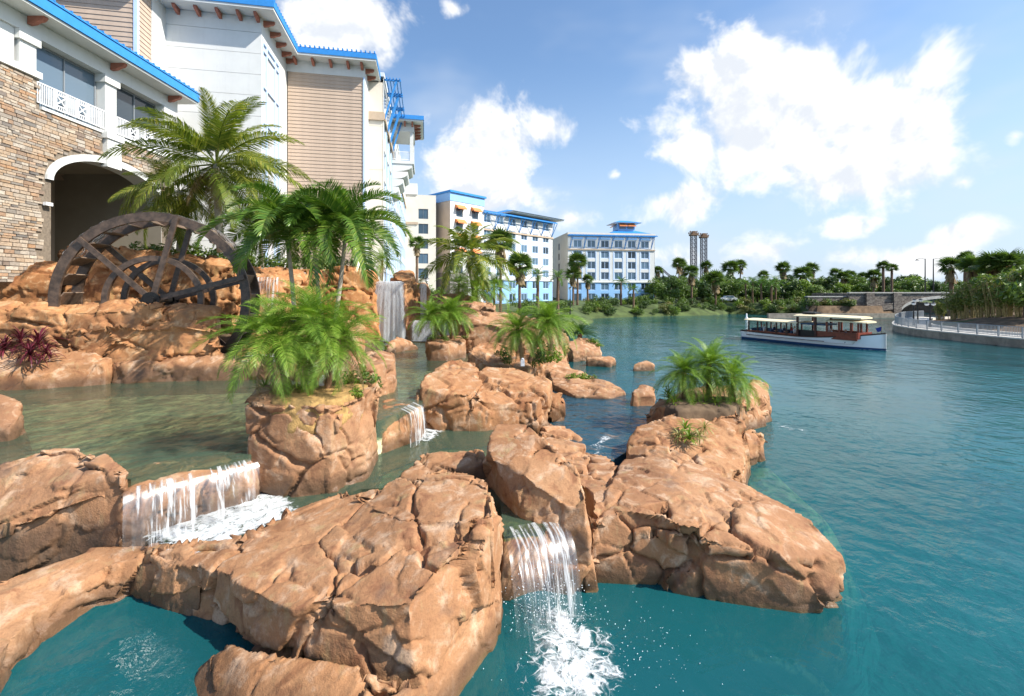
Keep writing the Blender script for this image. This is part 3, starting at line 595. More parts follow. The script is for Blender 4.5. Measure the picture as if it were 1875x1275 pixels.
# little cascade right of the planter
A = G(742, 768, 1.95); B = G(777, 745, 1.98)
sheet('waterfall', 'little cascade running down the sloping rock into the middle pool', A, B, (.6, -.8, 0), 2.07, 1.15, 'fall_mid', 20, 20, .5, .12)
foam('splash_foam', [G(*p, 1.15).xy for p in [(735, 800), (760, 775), (800, 770), (835, 785), (800, 812), (750, 815)]], 1.15, None, .35, 1.1, .04).__setitem__('label', 'white foam at the foot of the little cascade')
foam('splash_foam', [G(*p, .7).xy for p in [(1062, 818), (1075, 790), (1120, 790), (1150, 800), (1110, 850), (1078, 862)]], .7, None, .6, .95, .03).__setitem__('label', 'thin foam on the dark side pool')
foam('splash_foam', [G(*p, 0).xy for p in [(1385, 765), (1420, 768), (1500, 785), (1540, 800), (1440, 795), (1395, 785)]], 0, None, .8, .8, .03, .1).__setitem__('label', 'thin foam trail beside the lakeside palms')
# tall waterfall and its two side falls
tw = sheet('waterfall', 'tall white waterfall between the golden cliffs', W(690, 515, 31.4), W(738, 516, 30.9), (.1, -1, 0), W(700, 516, 31.4).z, 2.1, 'fall_full', 50, 40, .9, .05, fan=.3)
sheet('water_sheet', None, W(688, 516, 31.6), W(741, 517, 31.1), (.12, -1, 0), W(700, 517, 31.6).z, 2.1, 'fall_full', 40, 30, .6, .06, tw, throw=.45, fan=.35)
sheet('waterfall', 'small white fall on the right shoulder of the rock tower', W(766, 519, 33.2), W(782, 524, 32.8), (.35, -1, 0), W(770, 520, 33).z, 2.1, 'fall_full', 20, 30, .5, .02)
sheet('waterfall', 'broad lower fall behind the small palm planter', W(752, 588, 31), W(850, 588, 30.3), (.1, -1, 0), W(760, 588, 31).z, 2.1, 'fall_full', 50, 20, .5, .02)
rock('weir', 'hidden rock step under the broad lower fall', [([w_(745, 590, 31.3), w_(850, 590, 30.6), w_(850, 588, 33), w_(745, 588, 33)], 1.2, .05)], .1, 34, 1., .1, .06, cat='weir')
foam('splash_foam', [G(*p, 2.05).xy for p in [(690, 625), (780, 628), (850, 630), (860, 618), (690, 612)]], 2.05, None, .8, 1.1, .05, .15).__setitem__('label', 'white foam at the foot of the tall waterfall')
sheet('waterfall', 'thin fall trickling off the rock behind the right side of the wheel', W(420, 508, 24.3), W(520, 508, 25.3), (.2, -1, 0), W(440, 508, 24.5).z, 3.2, 'fall_thin', 40, 24, .4, .1)
foam('splash_foam', [G(*p, 2.05).xy for p in [(405, 668), (440, 648), (520, 640), (560, 655), (470, 672)]], 2.05, None, .5, 1.1, .05, .12).__setitem__('label', 'foam behind the feathery palms at the back of the upper pool')

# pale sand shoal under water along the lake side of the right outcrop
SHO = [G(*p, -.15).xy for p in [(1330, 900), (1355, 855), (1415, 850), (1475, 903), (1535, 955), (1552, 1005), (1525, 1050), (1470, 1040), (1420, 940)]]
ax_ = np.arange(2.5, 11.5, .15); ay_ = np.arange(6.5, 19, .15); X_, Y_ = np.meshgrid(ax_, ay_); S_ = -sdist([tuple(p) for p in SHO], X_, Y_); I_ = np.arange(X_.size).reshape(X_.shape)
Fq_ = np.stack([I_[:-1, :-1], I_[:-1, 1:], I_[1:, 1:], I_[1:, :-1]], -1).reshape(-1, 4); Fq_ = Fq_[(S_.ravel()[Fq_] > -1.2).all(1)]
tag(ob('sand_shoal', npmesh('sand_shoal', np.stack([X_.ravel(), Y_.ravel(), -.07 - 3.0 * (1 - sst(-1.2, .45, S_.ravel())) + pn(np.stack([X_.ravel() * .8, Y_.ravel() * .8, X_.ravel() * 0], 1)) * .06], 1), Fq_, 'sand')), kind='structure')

rock('planting_soil', 'golden mulch bed on top of the big planter rock', [([(480, 716, 3.2), (560, 700, 3.3), (640, 697, 3.3), (680, 703, 3.22), (630, 727, 3.16), (560, 735, 3.16), (500, 732, 3.2)], 2.4, .05)], .06, 40, .5, .05, .03, 4, mat='mulch', cat='soil')
rock('planting_soil', 'leaf litter bed around the lakeside date palms', [([(1215, 742, 1.72), (1240, 728, 1.85), (1330, 722, 1.9), (1355, 738, 1.8), (1340, 747, 1.8), (1240, 752, 1.75)], 1.0, .05)], .07, 41, .5, .05, .03, 4, mat='soil', cat='soil')
# ------------------------------------------------------------------ building materials
pm('white_wall', (.68, .68, .655), .75, .04, .6, stain=.12); pm('cream_wall', (.72, .66, .57), .8, .04, .6, stain=.10); pm('beige_board', (.50, .38, .29), .7, .07, 2)
pm('beige_wall', (.55, .47, .39), .8, .05, .5, stain=.10); pm('blue_trim', (.04, .25, .62), .45, .06); pm('pale_blue', (.27, .49, .80), .6, .06, .5); pm('light_blue', (.52, .66, .88), .55, .04)
pm('bracket_red', (.40, .15, .10), .6, .12); pm('tan_band', (.48, .37, .27), .7, .06); pm('awning', (.72, .24, .08), .8, .10); pm('mortar', (.20, .16, .12), .95, .2, 8)
pm('passage_wall', (.30, .26, .20), .9, .08, .6); pm('dark_void', (.05, .045, .04), .9, .1); pm('white_paint', (.80, .80, .80), .5, .03); pm('roof_grey', (.5, .5, .5), .8, .1); pm('frame_grey', (.22, .24, .26), .5, .05)
glassmat('glass', (.035, .060, .085)); glassmat('glass_dark', (.03, .05, .08), .05, .25); glassmat('glass_big', (.05, .07, .09), .03)
def stonemat(name, stops):
    m, t, out = newmat(name); p = t.new('ShaderNodeBsdfPrincipled'); o = t.new('ShaderNodeNewGeometry')
    oi = t.new('ShaderNodeObjectInfo').outputs['Random']
    f = t.math('FRACT', t.math('ADD', t.math('MULTIPLY', oi, 7.3), t.math('MULTIPLY', o.outputs['Random Per Island'], 3.1)))
    c = t.ramp(f, stops); n = t.noise(o.outputs['Position'], 9, 4, .65)
    c = t.mix(t.map(n, .35, .7, 0, .55), c, (.30, .22, .16), 'MULTIPLY') if False else t.mix(t.map(n, .4, .75, 0, .5), c, (.16, .12, .10))
    t.set(p.inputs['Base Color'], c); p.inputs['Roughness'].default_value = .85
    t.l.new(t.bump(t.noise(o.outputs['Position'], 22, 4, .65), .8, .03), p.inputs['Normal']); t.l.new(p.outputs[0], out.inputs[0])
stonemat('ledgestone', [(0, (.38, .25, .15)), (.2, (.48, .36, .25)), (.38, (.30, .26, .22)), (.5, (.54, .44, .33)), (.64, (.18, .165, .15)), (.78, (.44, .25, .13)), (.9, (.44, .38, .31)), (1, (.58, .50, .40))])
stonemat('bridge_stone', [(0, (.30, .27, .25)), (.4, (.36, .32, .29)), (.7, (.22, .20, .19)), (1, (.42, .37, .33))])
WCACHE = {}
def winmesh(w, h, cols, rows, mf, mp, fw=.07):
    k = (round(w, 2), round(h, 2), cols, rows, mf, mp)
    if k not in WCACHE:
        m = MB()
        for x in [i * w / cols for i in range(cols + 1)]:
            e = fw if x in (0, w) else fw * .7; c = min(max(x, e / 2), w - e / 2); m.box(c - e / 2, c + e / 2, -.05, .04, 0, h)
        for z in [i * h / rows for i in range(rows + 1)]:
            e = fw if z in (0, h) else fw * .7; c = min(max(z, e / 2), h - e / 2); m.box(.01, w - .01, -.047, .037, c - e / 2, c + e / 2)
        g = MB(); g.box(.01, w - .01, .0, .02, .01, h - .01)
        WCACHE[k] = (m.mesh('window', mf), g.mesh('pane', mp))
    return WCACHE[k]
def window(parent, M, w, h, cols=2, rows=1, mf='frame_grey', mp='glass', fw=.07):
    a, b = winmesh(w, h, cols, rows, mf, mp, fw); o = ob('window', a, parent)
    o.matrix_basis = M; p = ob('pane', b, o); return o
def facade(parent, M, L, z0, z1, wins, mat, name='wall', rev=.22, cols=2, rows=1, mf='frame_grey', x0=0., fw=.07, build=True):
    """wall in the plane y=0 of frame M (x along, y inwards) with recessed window openings"""
    xs = sorted({x0, L} | {round(w[0], 4) for w in wins} | {round(w[1], 4) for w in wins}); zs = sorted({z0, z1} | {round(w[2], 4) for w in wins} | {round(w[3], 4) for w in wins})
    m = MB(M)
    for a, b in zip(xs, xs[1:]):
        for c, e in zip(zs, zs[1:]):
            if any(w[0] - 1e-3 < (a + b) / 2 < w[1] + 1e-3 and w[2] - 1e-3 < (c + e) / 2 < w[3] + 1e-3 for w in wins): continue
            m.add([(a, 0, c), (b, 0, c), (b, 0, e), (a, 0, e)], [(0, 1, 2, 3)])
    for a, b, c, e in wins:
        m.add([(a, 0, c), (b, 0, c), (b, 0, e), (a, 0, e), (a, rev, c), (b, rev, c), (b, rev, e), (a, rev, e)], [(0, 4, 5, 1), (1, 5, 6, 2), (2, 6, 7, 3), (3, 7, 4, 0)])
    o = m.build(name, mat, parent)
    if build:
        for a, b, c, e in wins: window(parent, M @ Matrix.Translation((a, rev - .08, c)), b - a, e - c, cols, rows, mf, fw=fw)
    return o
def frame(o, u):
    u = Vector((u[0], u[1], 0)).normalized(); v = Vector((-u.y, u.x, 0))
    return Matrix(((u.x, v.x, 0, o[0]), (u.y, v.y, 0, o[1]), (0, 0, 1, 0), (0, 0, 0, 1)))
def mbox(parent, name, M, b, mat): m = MB(M); m.box(*b); return m.build(name, mat, parent)
BRK = None
def bracket(parent, M):
    """reddish eave bracket: curved tail, projecting along -y, top at z=0"""
    global BRK
    if BRK is None:
        m = MB(); prof = [(0, 0), (-.78, 0), (-.78, -.12), (-.66, -.24), (-.46, -.28), (-.28, -.38), (0, -.42)]
        n = len(prof); m.add([(-.10, y, z) for y, z in prof] + [(.10, y, z) for y, z in prof],
            [tuple(range(n)), tuple(range(2 * n - 1, n - 1, -1))] + [(i, n + i, n + (i + 1) % n, (i + 1) % n) for i in range(n)]); BRK = m.mesh('bracket', 'bracket_red')
    o = ob('bracket', BRK, parent); o.matrix_basis = M; return o
RZ = lambda a: Matrix.Rotation(a, 4, 'Z'); T = lambda x, y, z: Matrix.Translation((x, y, z))
# ------------------------------------------------------------------ near hotel
HM = frame((-24.75, 30), (.983, .186)); ZE = 26.2; ZG = 4.5
hotel = wroot('hotel', (-20, 45, ZG)); tag(hotel, 'tall white and beige hotel block with bright blue eaves at upper left', 'hotel')
def boards(M, L, z0, z1, hgt=.32):
    m = MB(); m.add([(0, 0, 0), (L, 0, 0), (L, -.045, 0), (0, -.045, 0), (0, -.008, hgt), (L, -.008, hgt), (0, .06, hgt), (L, .06, hgt), (0, .06, 0), (L, .06, 0)],
        [(3, 2, 5, 4), (0, 1, 2, 3)[::-1], (4, 5, 7, 6), (0, 3, 4, 6, 8), (1, 9, 7, 5, 2)])
    me = m.mesh('siding_board', 'beige_board'); z = z0
    while z < z1 - .05: o = ob('siding_board', me, hotel); o.matrix_basis = M @ T(0, 0, z); z += hgt
F_ = lambda x, y, a: HM @ T(x, y, 0) @ RZ(a)      # frame on a wall: x along the wall, -y outwards
mbox(hotel, 'wall', HM, (-14, -.06, .07, 30, ZG, ZE), 'beige_wall')
boards(F_(-14, 0, 0), 13.85, 12.6, ZE - .05); boards(F_(0, .15, R(90)), 1.4, 12.6, ZE - .05)
mbox(hotel, 'corner_trim', HM, (-.16, .06, -.07, .16, ZG, ZE), 'light_blue')
mbox(hotel, 'wall', HM, (-.05, .05, 1.6, 3.3, ZG, ZE), 'white_wall')
mbox(hotel, 'wall', HM, (.05, 6.42, 3.42, 30, ZG, ZE), 'roof_grey')
pz = ZG; pme = None
while pz < ZE - .1:
    h = min(1.58, ZE - pz)
    m = MB(); m.box(0.05, 6.5, 0, .10, 0, h - .025); o = ob('wall_panel', m.mesh('wall_panel', 'white_wall'), hotel); o.matrix_basis = F_(0, 3.3, 0) @ T(0, 0, pz); pz += 1.58
# side wall with the tall blue-framed window
facade(hotel, F_(6.5, 3.3, R(90)), 6.4, ZG, ZE, [(.25, 4.2, 7.5, ZE - 1.6)], 'white_wall', build=False, rev=.3)
tw_ = MB(); cols = [0, 1.05, 1.25, 3.4, 3.6, 4.65]; top = ZE - 1.6 - 7.5; rows = [0]
while rows[-1] + 2.75 < top: rows.append(rows[-1] + 2.75)
rows.append(top)
for x in (0, .95, 3.0, 3.95): tw_.box(x - .10, x + .10, -.34, -.02, -.1, top + .1)
for z in rows: tw_.box(-.1, 4.05, -.335, -.025, z - .12, z + .12)
for x in (.48, 1.63, 2.3, 3.48): tw_.box(x - .03, x + .03, -.22, -.05, 0, top)
for z in rows[:-1]: tw_.box(.1, 3.9, -.215, -.055, z + 2.0, z + 2.06)
w_o = ob('window', tw_.mesh('window', 'light_blue'), hotel); w_o.matrix_basis = F_(6.5, 3.3, R(90)) @ T(.25, .3, 7.5)
for x0_, x1_ in ((.1, .86), (1.04, 2.91), (3.09, 3.86)):
    for z in rows[:-1]:
        g = MB(); g.box(x0_, x1_, -.10, -.08, z + .1, min(z + 2.65, top)); ob('pane', g.mesh('pane', 'glass_dark'), w_o)
# beige front with boards
mbox(hotel, 'wall', HM, (6.5, 13.12, 9.77, 30, ZG, ZE), 'beige_wall'); boards(F_(6.6, 9.7, 0), 6.45, ZG, ZE - 1.1)
mbox(hotel, 'corner_trim', HM, (13.05, 13.2, 9.6, 9.78, ZG, ZE - 1.05), 'light_blue'); mbox(hotel, 'frieze', HM, (6.5, 13.2, 9.62, 9.78, ZE - 1.05, ZE), 'white_wall')
mbox(hotel, 'wall', HM, (13.1, 13.2, 9.78, 12.45, ZG, ZE), 'white_wall')
for z in range(5):
    mbox(hotel, 'wall_panel', HM, (13.15, 14.55, 12.45, 12.6, ZG + z * 4.32, ZG + z * 4.32 + 4.30), 'cream_wall')
mbox(hotel, 'band', HM, (13.15, 14.72, 12.25, 12.44, 22.3, 23.1), 'tan_band')
# eave slab, blue fascia, brackets
EAVE = [(-15, -1.2), (1.2, -1.2), (1.2, 2.1), (7.7, 2.1), (7.7, 8.5), (14.3, 8.5), (14.3, 13.0), (13, 30), (-15, 30)]
m = MB(HM); m.prism(EAVE, ZE + .003, ZE + .18); m.build('soffit', 'white_wall', hotel)
def off(poly, e): return [(x + e * (1 if x > -14 and i not in (7,) else 0), y - e * (1 if i < 6 else 0)) for i, (x, y) in enumerate(poly)]
m = MB(HM); m.prism(off(EAVE, .06), ZE + .181, ZE + .62); m.build('fascia', 'blue_trim', hotel)
m = MB(HM); m.prism(off(EAVE, .02), ZE + .621, ZE + .70); rf = m.build('roof', 'blue_trim', hotel)
m = MB(HM)
for i in range(17): m.box(7.9 + i * .39, 8.0 + i * .39, 8.4, 12.5, ZE + .70, ZE + .86)
for i in range(16): m.box(7.0, 7.75, 2.3 + i * .4, 2.4 + i * .4, ZE + .70, ZE + .86)
m.build('roof_rib', 'blue_trim', rf)
for x in (.9, 2.3, 3.7, 5.1, 6.3): bracket(hotel, F_(x, 3.3, 0) @ T(0, 0, ZE))
for y in (.5, 2.0, 3.5, 5.0, 6.2): bracket(hotel, F_(6.5, 3.3 + y, R(90)) @ T(0, 0, ZE))
for x in (7.3, 8.8, 10.3, 11.8, 13.0): bracket(hotel, F_(x, 9.62, 0) @ T(0, 0, ZE))
for y in (10.2, 11.6): bracket(hotel, F_(13.2, y, R(90)) @ T(0, 0, ZE))
# long lake-side facade
FM = F_(14.6, 12.45, R(90)); FL = 50.; wins = []; bays = [1.0 + 3.75 * i for i in range(13)]
for b in bays:
    for k in range(7): wins.append((b, b + 2.3, ZG + 1.0 + k * 3.08, ZG + 2.95 + k * 3.08))
facade(hotel, FM, FL, ZG, ZE + .5, wins, 'white_wall', mf='light_blue', fw=.12)
for b in bays: mbox(hotel, 'blue_strip', FM, (b + 2.34, b + 2.62, -.05, -.003, ZG, 22.3), 'pale_blue')
mbox(hotel, 'band', FM, (0, FL, -.16, -.003, 22.55, 23.05), 'tan_band'); mbox(hotel, 'parapet', FM, (0, FL, -.1, .3, ZE + .5, ZE + .9), 'white_wall')
mbox(hotel, 'wall', HM, (8, 14.3, 13.1, 62, ZG, ZE + .2), 'roof_grey')
for i in range(3):
    m = MB(FM); y0 = .3 + i * 3.75
    for x in (y0, y0 + 3.2): m.bar((x, -.1, 22.6), (x, -1.3, ZE + .4), .16); m.bar((x, -.1, ZE + .3), (x, -1.7, ZE + .3), .16)
    for k in range(5): m.box(y0 - .2, y0 + 3.4, -.35 - k * .32, -.25 - k * .32, ZE + .39, ZE + .51)
    m.build('pergola', 'blue_trim', hotel)
# corner balcony bay on corbels
BX = FM @ T(11.2, 0, 0)
for k in range(4):
    m = MB(BX); d = 2.5 - k * .55; zc = 21.2 - k * .95
    prof = [(0, zc), (-d, zc), (-d, zc - .25)] + [(-d * math.cos(t), zc - .25 - .7 * math.sin(t)) for t in [i * math.pi / 10 for i in range(1, 5)]] + [(0, zc - .95)]
    n = len(prof); m.add([(0, y, z) for y, z in prof] + [(5, y, z) for y, z in prof], [tuple(range(n))[::-1], tuple(range(n, 2 * n))] + [(i, (i + 1) % n, n + (i + 1) % n, n + i) for i in range(n)])
    m.build('corbel', 'white_wall', hotel)
mbox(hotel, 'balcony_floor', BX, (-.1, 5.1, -2.7, -.003, 21.21, 21.6), 'white_wall'); mbox(hotel, 'balcony_ceiling', BX, (-.1, 5.1, -2.7, -.003, 25.2, 26.2), 'white_wall')
for x in (0, 4.6): mbox(hotel, 'column', BX, (x, x + .4, -2.6, -2.2, 21.601, 25.199), 'white_wall')
m = MB(BX)
for z in (21.75, 22.7): m.box(.1, .16, -2.2, -.1, z, z + .07); m.box(.4, 4.6, -2.5, -2.44, z, z + .07)
for i in range(14): m.box(.11, .15, -2.15 + i * .15, -2.11 + i * .15, 21.8, 22.72)
m.build('railing', 'white_paint', hotel)
m = MB(BX); m.prism([(-1, .0), (-1, -3.8), (6, -3.8), (6, 0)], 26.21, 26.4); m.build('soffit', 'white_wall', hotel)
m = MB(BX); m.prism([(-1.1, .0), (-1.1, -3.9), (6.1, -3.9), (6.1, 0)], 26.401, 26.9); m.build('fascia', 'blue_trim', hotel)
for x in (.3, 1.5, 2.7, 3.9, 4.9): bracket(hotel, BX @ T(x, -2.7, 26.2))
for y in (-.6, -1.6, -2.5): bracket(hotel, BX @ T(-.1, y, 26.2) @ RZ(R(-90)))
# end block
EBM = F_(14.6, 62.5, 0); facade(hotel, EBM, 6.2, 2.5, 25.5, [(2.6, 4.6, 5 + k * 3.1, 7.1 + k * 3.1) for k in range(6)], 'cream_wall', mf='frame_grey')
mbox(hotel, 'wall', EBM, (0, 6.2, .3, 9, 2.5, 25.5), 'beige_wall'); mbox(hotel, 'band', EBM, (-.1, 2.5, -.2, -.003, 19.3, 19.8), 'tan_band'); mbox(hotel, 'parapet', EBM, (-.1, 2.4, -.25, 3, 25.5, 27.8), 'white_wall')
# ------------------------------------------------------------------ stone lodge at the left
lod = wroot('stone_lodge', (-25, 22, 6.9)); tag(lod, 'stone-clad lodge with white columns, arch and blue roof at far left', 'building')
LM = Matrix(((0, -1, 0, -22.5), (1, 0, 0, 0), (0, 0, 1, 0), (0, 0, 0, 1)))     # x = world Y, y = -world X (inwards), z up
YA, RAW, ZSP, ZAP = 25.7, 3.5, 10.9, 12.55
def arch_z(y, r=RAW, rise=ZAP - ZSP): q = (y - YA) / r; return ZSP + rise * math.sqrt(max(0, 1 - q * q)) if abs(q) < 1 else None
ZS0, ZS1, Y0, Y1 = 5.9, 14.15, 14., 30.
m = MB(LM); st = [Y0, YA - RAW] + [YA - RAW * math.cos(math.pi * i / 24) for i in range(1, 24)] + [YA + RAW, Y1]
for a, b in zip(st, st[1:]):
    if a < YA - RAW - .001 or b > YA + RAW + .001: m.add([(a, 0, ZS0), (b, 0, ZS0), (b, 0, ZS1), (a, 0, ZS1)], [(0, 1, 2, 3)])
    else:
        za, zb = arch_z(a) or ZSP, arch_z(b) or ZSP; m.add([(a, 0, za), (b, 0, zb), (b, 0, ZS1), (a, 0, ZS1)], [(0, 1, 2, 3)])
m.add([(Y0, 0, ZS1), (21.65, 0, ZS1), (21.65, 0, 15.55), (Y0, 0, 15.55)], [(0, 1, 2, 3)])
wall = m.build('wall', 'mortar', lod)
rs = random.Random(4); SV = []
for k in range(8):
    m = MB(); j = lambda: rs.uniform(-.012, .012); t = rs.uniform(.05, .11)
    m.add([(0, 0, 0), (1, 0, 0), (1, 0, 1), (0, 0, 1), (.03, -t + j(), .07), (.97, -t + j(), .05), (.98, -t + j(), .94), (.02, -t + j(), .95)], [(4, 5, 6, 7), (0, 1, 5, 4), (1, 2, 6, 5), (2, 3, 7, 6), (3, 0, 4, 7)]); SV.append(m.mesh('stone', 'ledgestone'))
stones = []; z = ZS0
while z < 15.5:
    h = rs.choice((.10, .12, .15, .18)); y = Y0 + rs.uniform(0, .3)
    while y < Y1:
        l = rs.uniform(.2, .55); top = z + h
        ok = (top < ZS1 and y + l < Y1) or (top < 15.55 and y + l < 21.62)
        if ok and y + l > YA - RAW - .34 and y < YA + RAW + .34:
            zz = [arch_z(q, RAW + .34, ZAP - ZSP + .38) for q in (y, y + l, y + l / 2)]
            if top > 0 and any(q is not None and z < q for q in zz): ok = False
            if ok and (25.05 < y + l and y < 25.85 and z > 12.4): ok = False
        if ok: stones.append((y, z, l, h))
        y += l + .012
    z += h + .012
stones.sort(key=lambda s: -(s[2] * s[3]) / (s[0] ** 3) if s[0] > 19.2 else 0)
rest = MB(LM)
for k, (y, z, l, h) in enumerate(stones):
    me = SV[k % 8]
    if k < 300: o = ob('stone', me, lod); o.matrix_basis = LM @ T(y, 0, z) @ Matrix.Diagonal((l, 1, h, 1))
    else: rest.add([(y + v.co.x * l, v.co.y, z + v.co.z * h) for v in me.vertices], [tuple(p.vertices) for p in me.polygons])
tag(rest.build('stone', 'ledgestone', lod), kind='stuff')
# arch trim, passage
m = MB(LM); N = 28; pr = []
for i in range(N + 1):
    t = math.pi * i / N; c, s_i = -math.cos(t), math.sin(t)
    pr.append(((YA + RAW * c, ZSP + (ZAP - ZSP) * s_i), (YA + (RAW + .3) * c, ZSP + (ZAP - ZSP + .36) * s_i)))
for (a, b), (c, e) in zip(pr, pr[1:]):
    m.add([(a[0], -.14, a[1]), (b[0], -.14, b[1]), (e[0], -.14, e[1]), (c[0], -.14, c[1]), (a[0], .9, a[1]), (b[0], .0, b[1]), (e[0], .0, e[1]), (c[0], .9, c[1])], [(0, 3, 2, 1), (0, 4, 7, 3), (1, 2, 6, 5)])
m.build('arch_trim', 'white_wall', lod)
m = MB(LM); ya, yb = YA - RAW, YA + RAW
m.add([(ya, .01, ZS0), (yb, .01, ZS0), (yb, 13, ZS0), (ya, 13, ZS0), (ya, .01, 13), (yb, .01, 13), (yb, 13, 13), (ya, 13, 13)], [(3, 2, 6, 7), (0, 3, 7, 4), (1, 5, 6, 2), (4, 7, 6, 5), (0, 1, 2, 3)]); m.build('passage', 'passage_wall', lod)
m = MB(LM); m.box(ya + .02, yb - .02, 9.3, 9.6, ZS0, 10.3); m.box(ya + .01, ya + .2, .5, 9.3, ZS0, 10.3); m.build('passage_wainscot', 'bridge_stone', lod)
mbox(lod, 'pilaster', LM, (25.0, 25.9, -.28, .1, 12.35, 13.9), 'white_wall'); mbox(lod, 'pilaster_cap', LM, (24.9, 26.0, -.36, .1, 13.901, 14.25), 'white_wall')
# sill, columns, beam
mbox(lod, 'sill_band', LM, (21.7, 24.98, -.10, .9, 14.16, 14.3), 'white_wall'); mbox(lod, 'sill_band', LM, (25.92, Y1, -.10, .9, 14.16, 14.3), 'white_wall')
mbox(lod, 'parapet_cap', LM, (Y0, 21.68, -.14, .6, 15.56, 15.86), 'white_wall'); mbox(lod, 'upper_wall', LM, (Y0, 20.6, .05, .6, 15.861, 17.8), 'white_wall')
for yc, zb in ((21.1, 15.87), (25.45, 14.26), (29.7, 14.31)):
    mbox(lod, 'column', LM, (yc - .36, yc + .36, -.06, .6, zb, 17.0), 'white_wall'); mbox(lod, 'column_capital', LM, (yc - .48, yc + .48, -.18, .65, 17.001, 17.45), 'white_wall')
    bracket(lod, LM @ T(yc, -.12, 18.25))
mbox(lod, 'beam', LM, (Y0, Y1 + .5, -.08, .7, 17.451, 18.2), 'white_wall')
for a, b in ((21.5, 25.05), (25.85, 29.3)):
    window(lod, LM @ T(a, .45, 14.31), b - a, 3.12, 2, 1, 'frame_grey', 'glass_big', .09)
    # balustrade with crossed panels
    m = MB(LM); y0, y1 = a + .02, b - .02; L = y1 - y0; zt, zb = 15.42, 14.42
    m.box(y0, y1, -.08, -.01, zt - .06, zt); m.box(y0, y1, -.07, -.02, zb, zb + .05)
    k = 0; pan = [(y0 + L * .24, y0 + L * .40), (y0 + L * .56, y0 + L * .72)]
    while k * .105 < L:
        y = y0 + k * .105; k += 1
        inpan = [q for q in pan if q[0] < y < q[1]]
        if inpan: m.box(y - .017, y + .017, -.06, -.03, zb, zb + .2); m.box(y - .017, y + .017, -.06, -.03, zt - .2, zt)
        else: m.box(y - .019, y + .019, -.065, -.025, zb, zt)
    for p0, p1 in pan:
        for q in (p0, p1): m.box(q - .06, q + .06, -.085, -.005, zb, zt)
        m.box(p0, p1, -.075, -.015, zb + .2, zb + .26); m.box(p0, p1, -.075, -.015, zt - .26, zt - .2)
        m.bar((p0, -.045, zb + .22), (p1, -.045, zt - .22), .05, .05, (0, 1, 0)); m.bar((p1, -.047, zb + .22), (p0, -.047, zt - .22), .05, .05, (0, 1, 0))
    m.build('railing', 'white_paint', lod)
mbox(lod, 'soffit', LM, (Y0 - .5, Y1 + 1, -1.1, 1.2, 18.21, 18.32), 'white_wall'); mbox(lod, 'fascia', LM, (Y0 - .5, Y1 + 1.02, -1.2, -1.0, 18.33, 18.85), 'blue_trim')
m = MB(LM); m.add([(Y0 - .5, -1.25, 18.86), (Y1 + 1.05, -1.25, 18.86), (Y1 + 1.05, 3.0, 19.3), (Y0 - .5, 3.0, 19.3), (Y0 - .5, -1.25, 18.95), (Y1 + 1.05, -1.25, 18.95), (Y1 + 1.05, 3., 19.4), (Y0 - .5, 3., 19.4)],
    [(0, 1, 2, 3)[::-1], (4, 5, 6, 7), (0, 1, 5, 4), (1, 2, 6, 5), (3, 0, 4, 7)]); rf = m.build('roof', 'blue_trim', lod)
m = MB(LM)
for i in range(40): y = Y0 + i * .42; m.bar((y, -1.27, 18.98), (y, 3.0, 19.43), .06, .08)
m.build('roof_rib', 'blue_trim', rf)
mbox(lod, 'wall', LM, (Y0, Y1, 1.2, 3.5, 14, 18.2), 'cream_wall')
for z, y in ((9.6, 21.9),): mbox(lod, 'wall_lamp', LM, (y - .16, y + .16, -.25, -.08, z, z + .16), 'white_paint')
# ------------------------------------------------------------------ far hotel wings
wa = wroot('hotel_wing', (2, 120, 2)); tag(wa, 'far white hotel wing with orange awnings and blue parapet', 'hotel')
AM = frame((-7.4, 107), (.69, .72)); ZB = 2.0; zt = 24.3
wins = [(.9 + 4.4 * i, 3.3 + 4.4 * i, ZB + .9 + k * 3.15, ZB + 2.9 + k * 3.15) for i in range(6) for k in range(7)]
facade(wa, AM, 27, 8.3, zt, [w for w in wins if w[2] > 8.3], 'white_wall', cols=2, mf='light_blue', fw=.16)
facade(wa, AM, 27, ZB - 1, 8.298, [w for w in wins if w[2] < 8.3], 'pale_blue', cols=2, mf='light_blue', fw=.16)
for i in range(6): mbox(wa, 'blue_strip', AM, (.62 + 4.4 * i, .86 + 4.4 * i, -.06, -.004, 8.6, 19.6), 'light_blue')
mbox(wa, 'band', AM, (-.1, 27.1, -.25, -.004, 19.95, 20.35), 'tan_band'); mbox(wa, 'band', AM, (-.1, 27.1, -.2, -.004, 8.15, 8.45), 'white_wall')
mbox(wa, 'wall', AM, (0, 27, .3, 14, ZB - 1, zt + .5), 'cream_wall'); mbox(wa, 'wall', AM, (26.9, 27, 0, .29, ZB - 1, zt), 'cream_wall')
m = MB(AM)
for i in range(7):
    x = .1 + i * 4.4; m.bar((x, -.1, 20.4), (x + .7, -1.5, 24.0), .14); m.bar((x, -.1, 20.4), (x - .5, -1.5, 24.0), .14)
m.box(-.3, 27, -1.7, -1.55, 23.95, 24.2); m.box(-.3, 27, -.25, -.1, 23.95, 24.2)
for i in range(60): m.box(-.2 + i * .45, -.1 + i * .45, -1.7, -.1, 24.21, 24.36)
m.build('pergola', 'blue_trim', wa)
m = MB(AM); m.prism([(9, -2), (29.5, -2), (29.5, 12), (9, 12)], 25.0, 25.3); m.build('soffit', 'white_wall', wa)
m = MB(AM); m.add([(8.8, -2.3, 25.31), (29.8, -2.3, 25.31), (29.8, 12, 25.31), (8.8, 12, 25.31), (13, 4, 26.8), (25, 4, 26.8)], [(0, 1, 5, 4), (1, 2, 5), (2, 3, 4, 5), (3, 0, 4), (0, 3, 2, 1)]); m.build('roof', 'blue_trim', wa)
TM = AM @ T(-10, -1.2, 0)
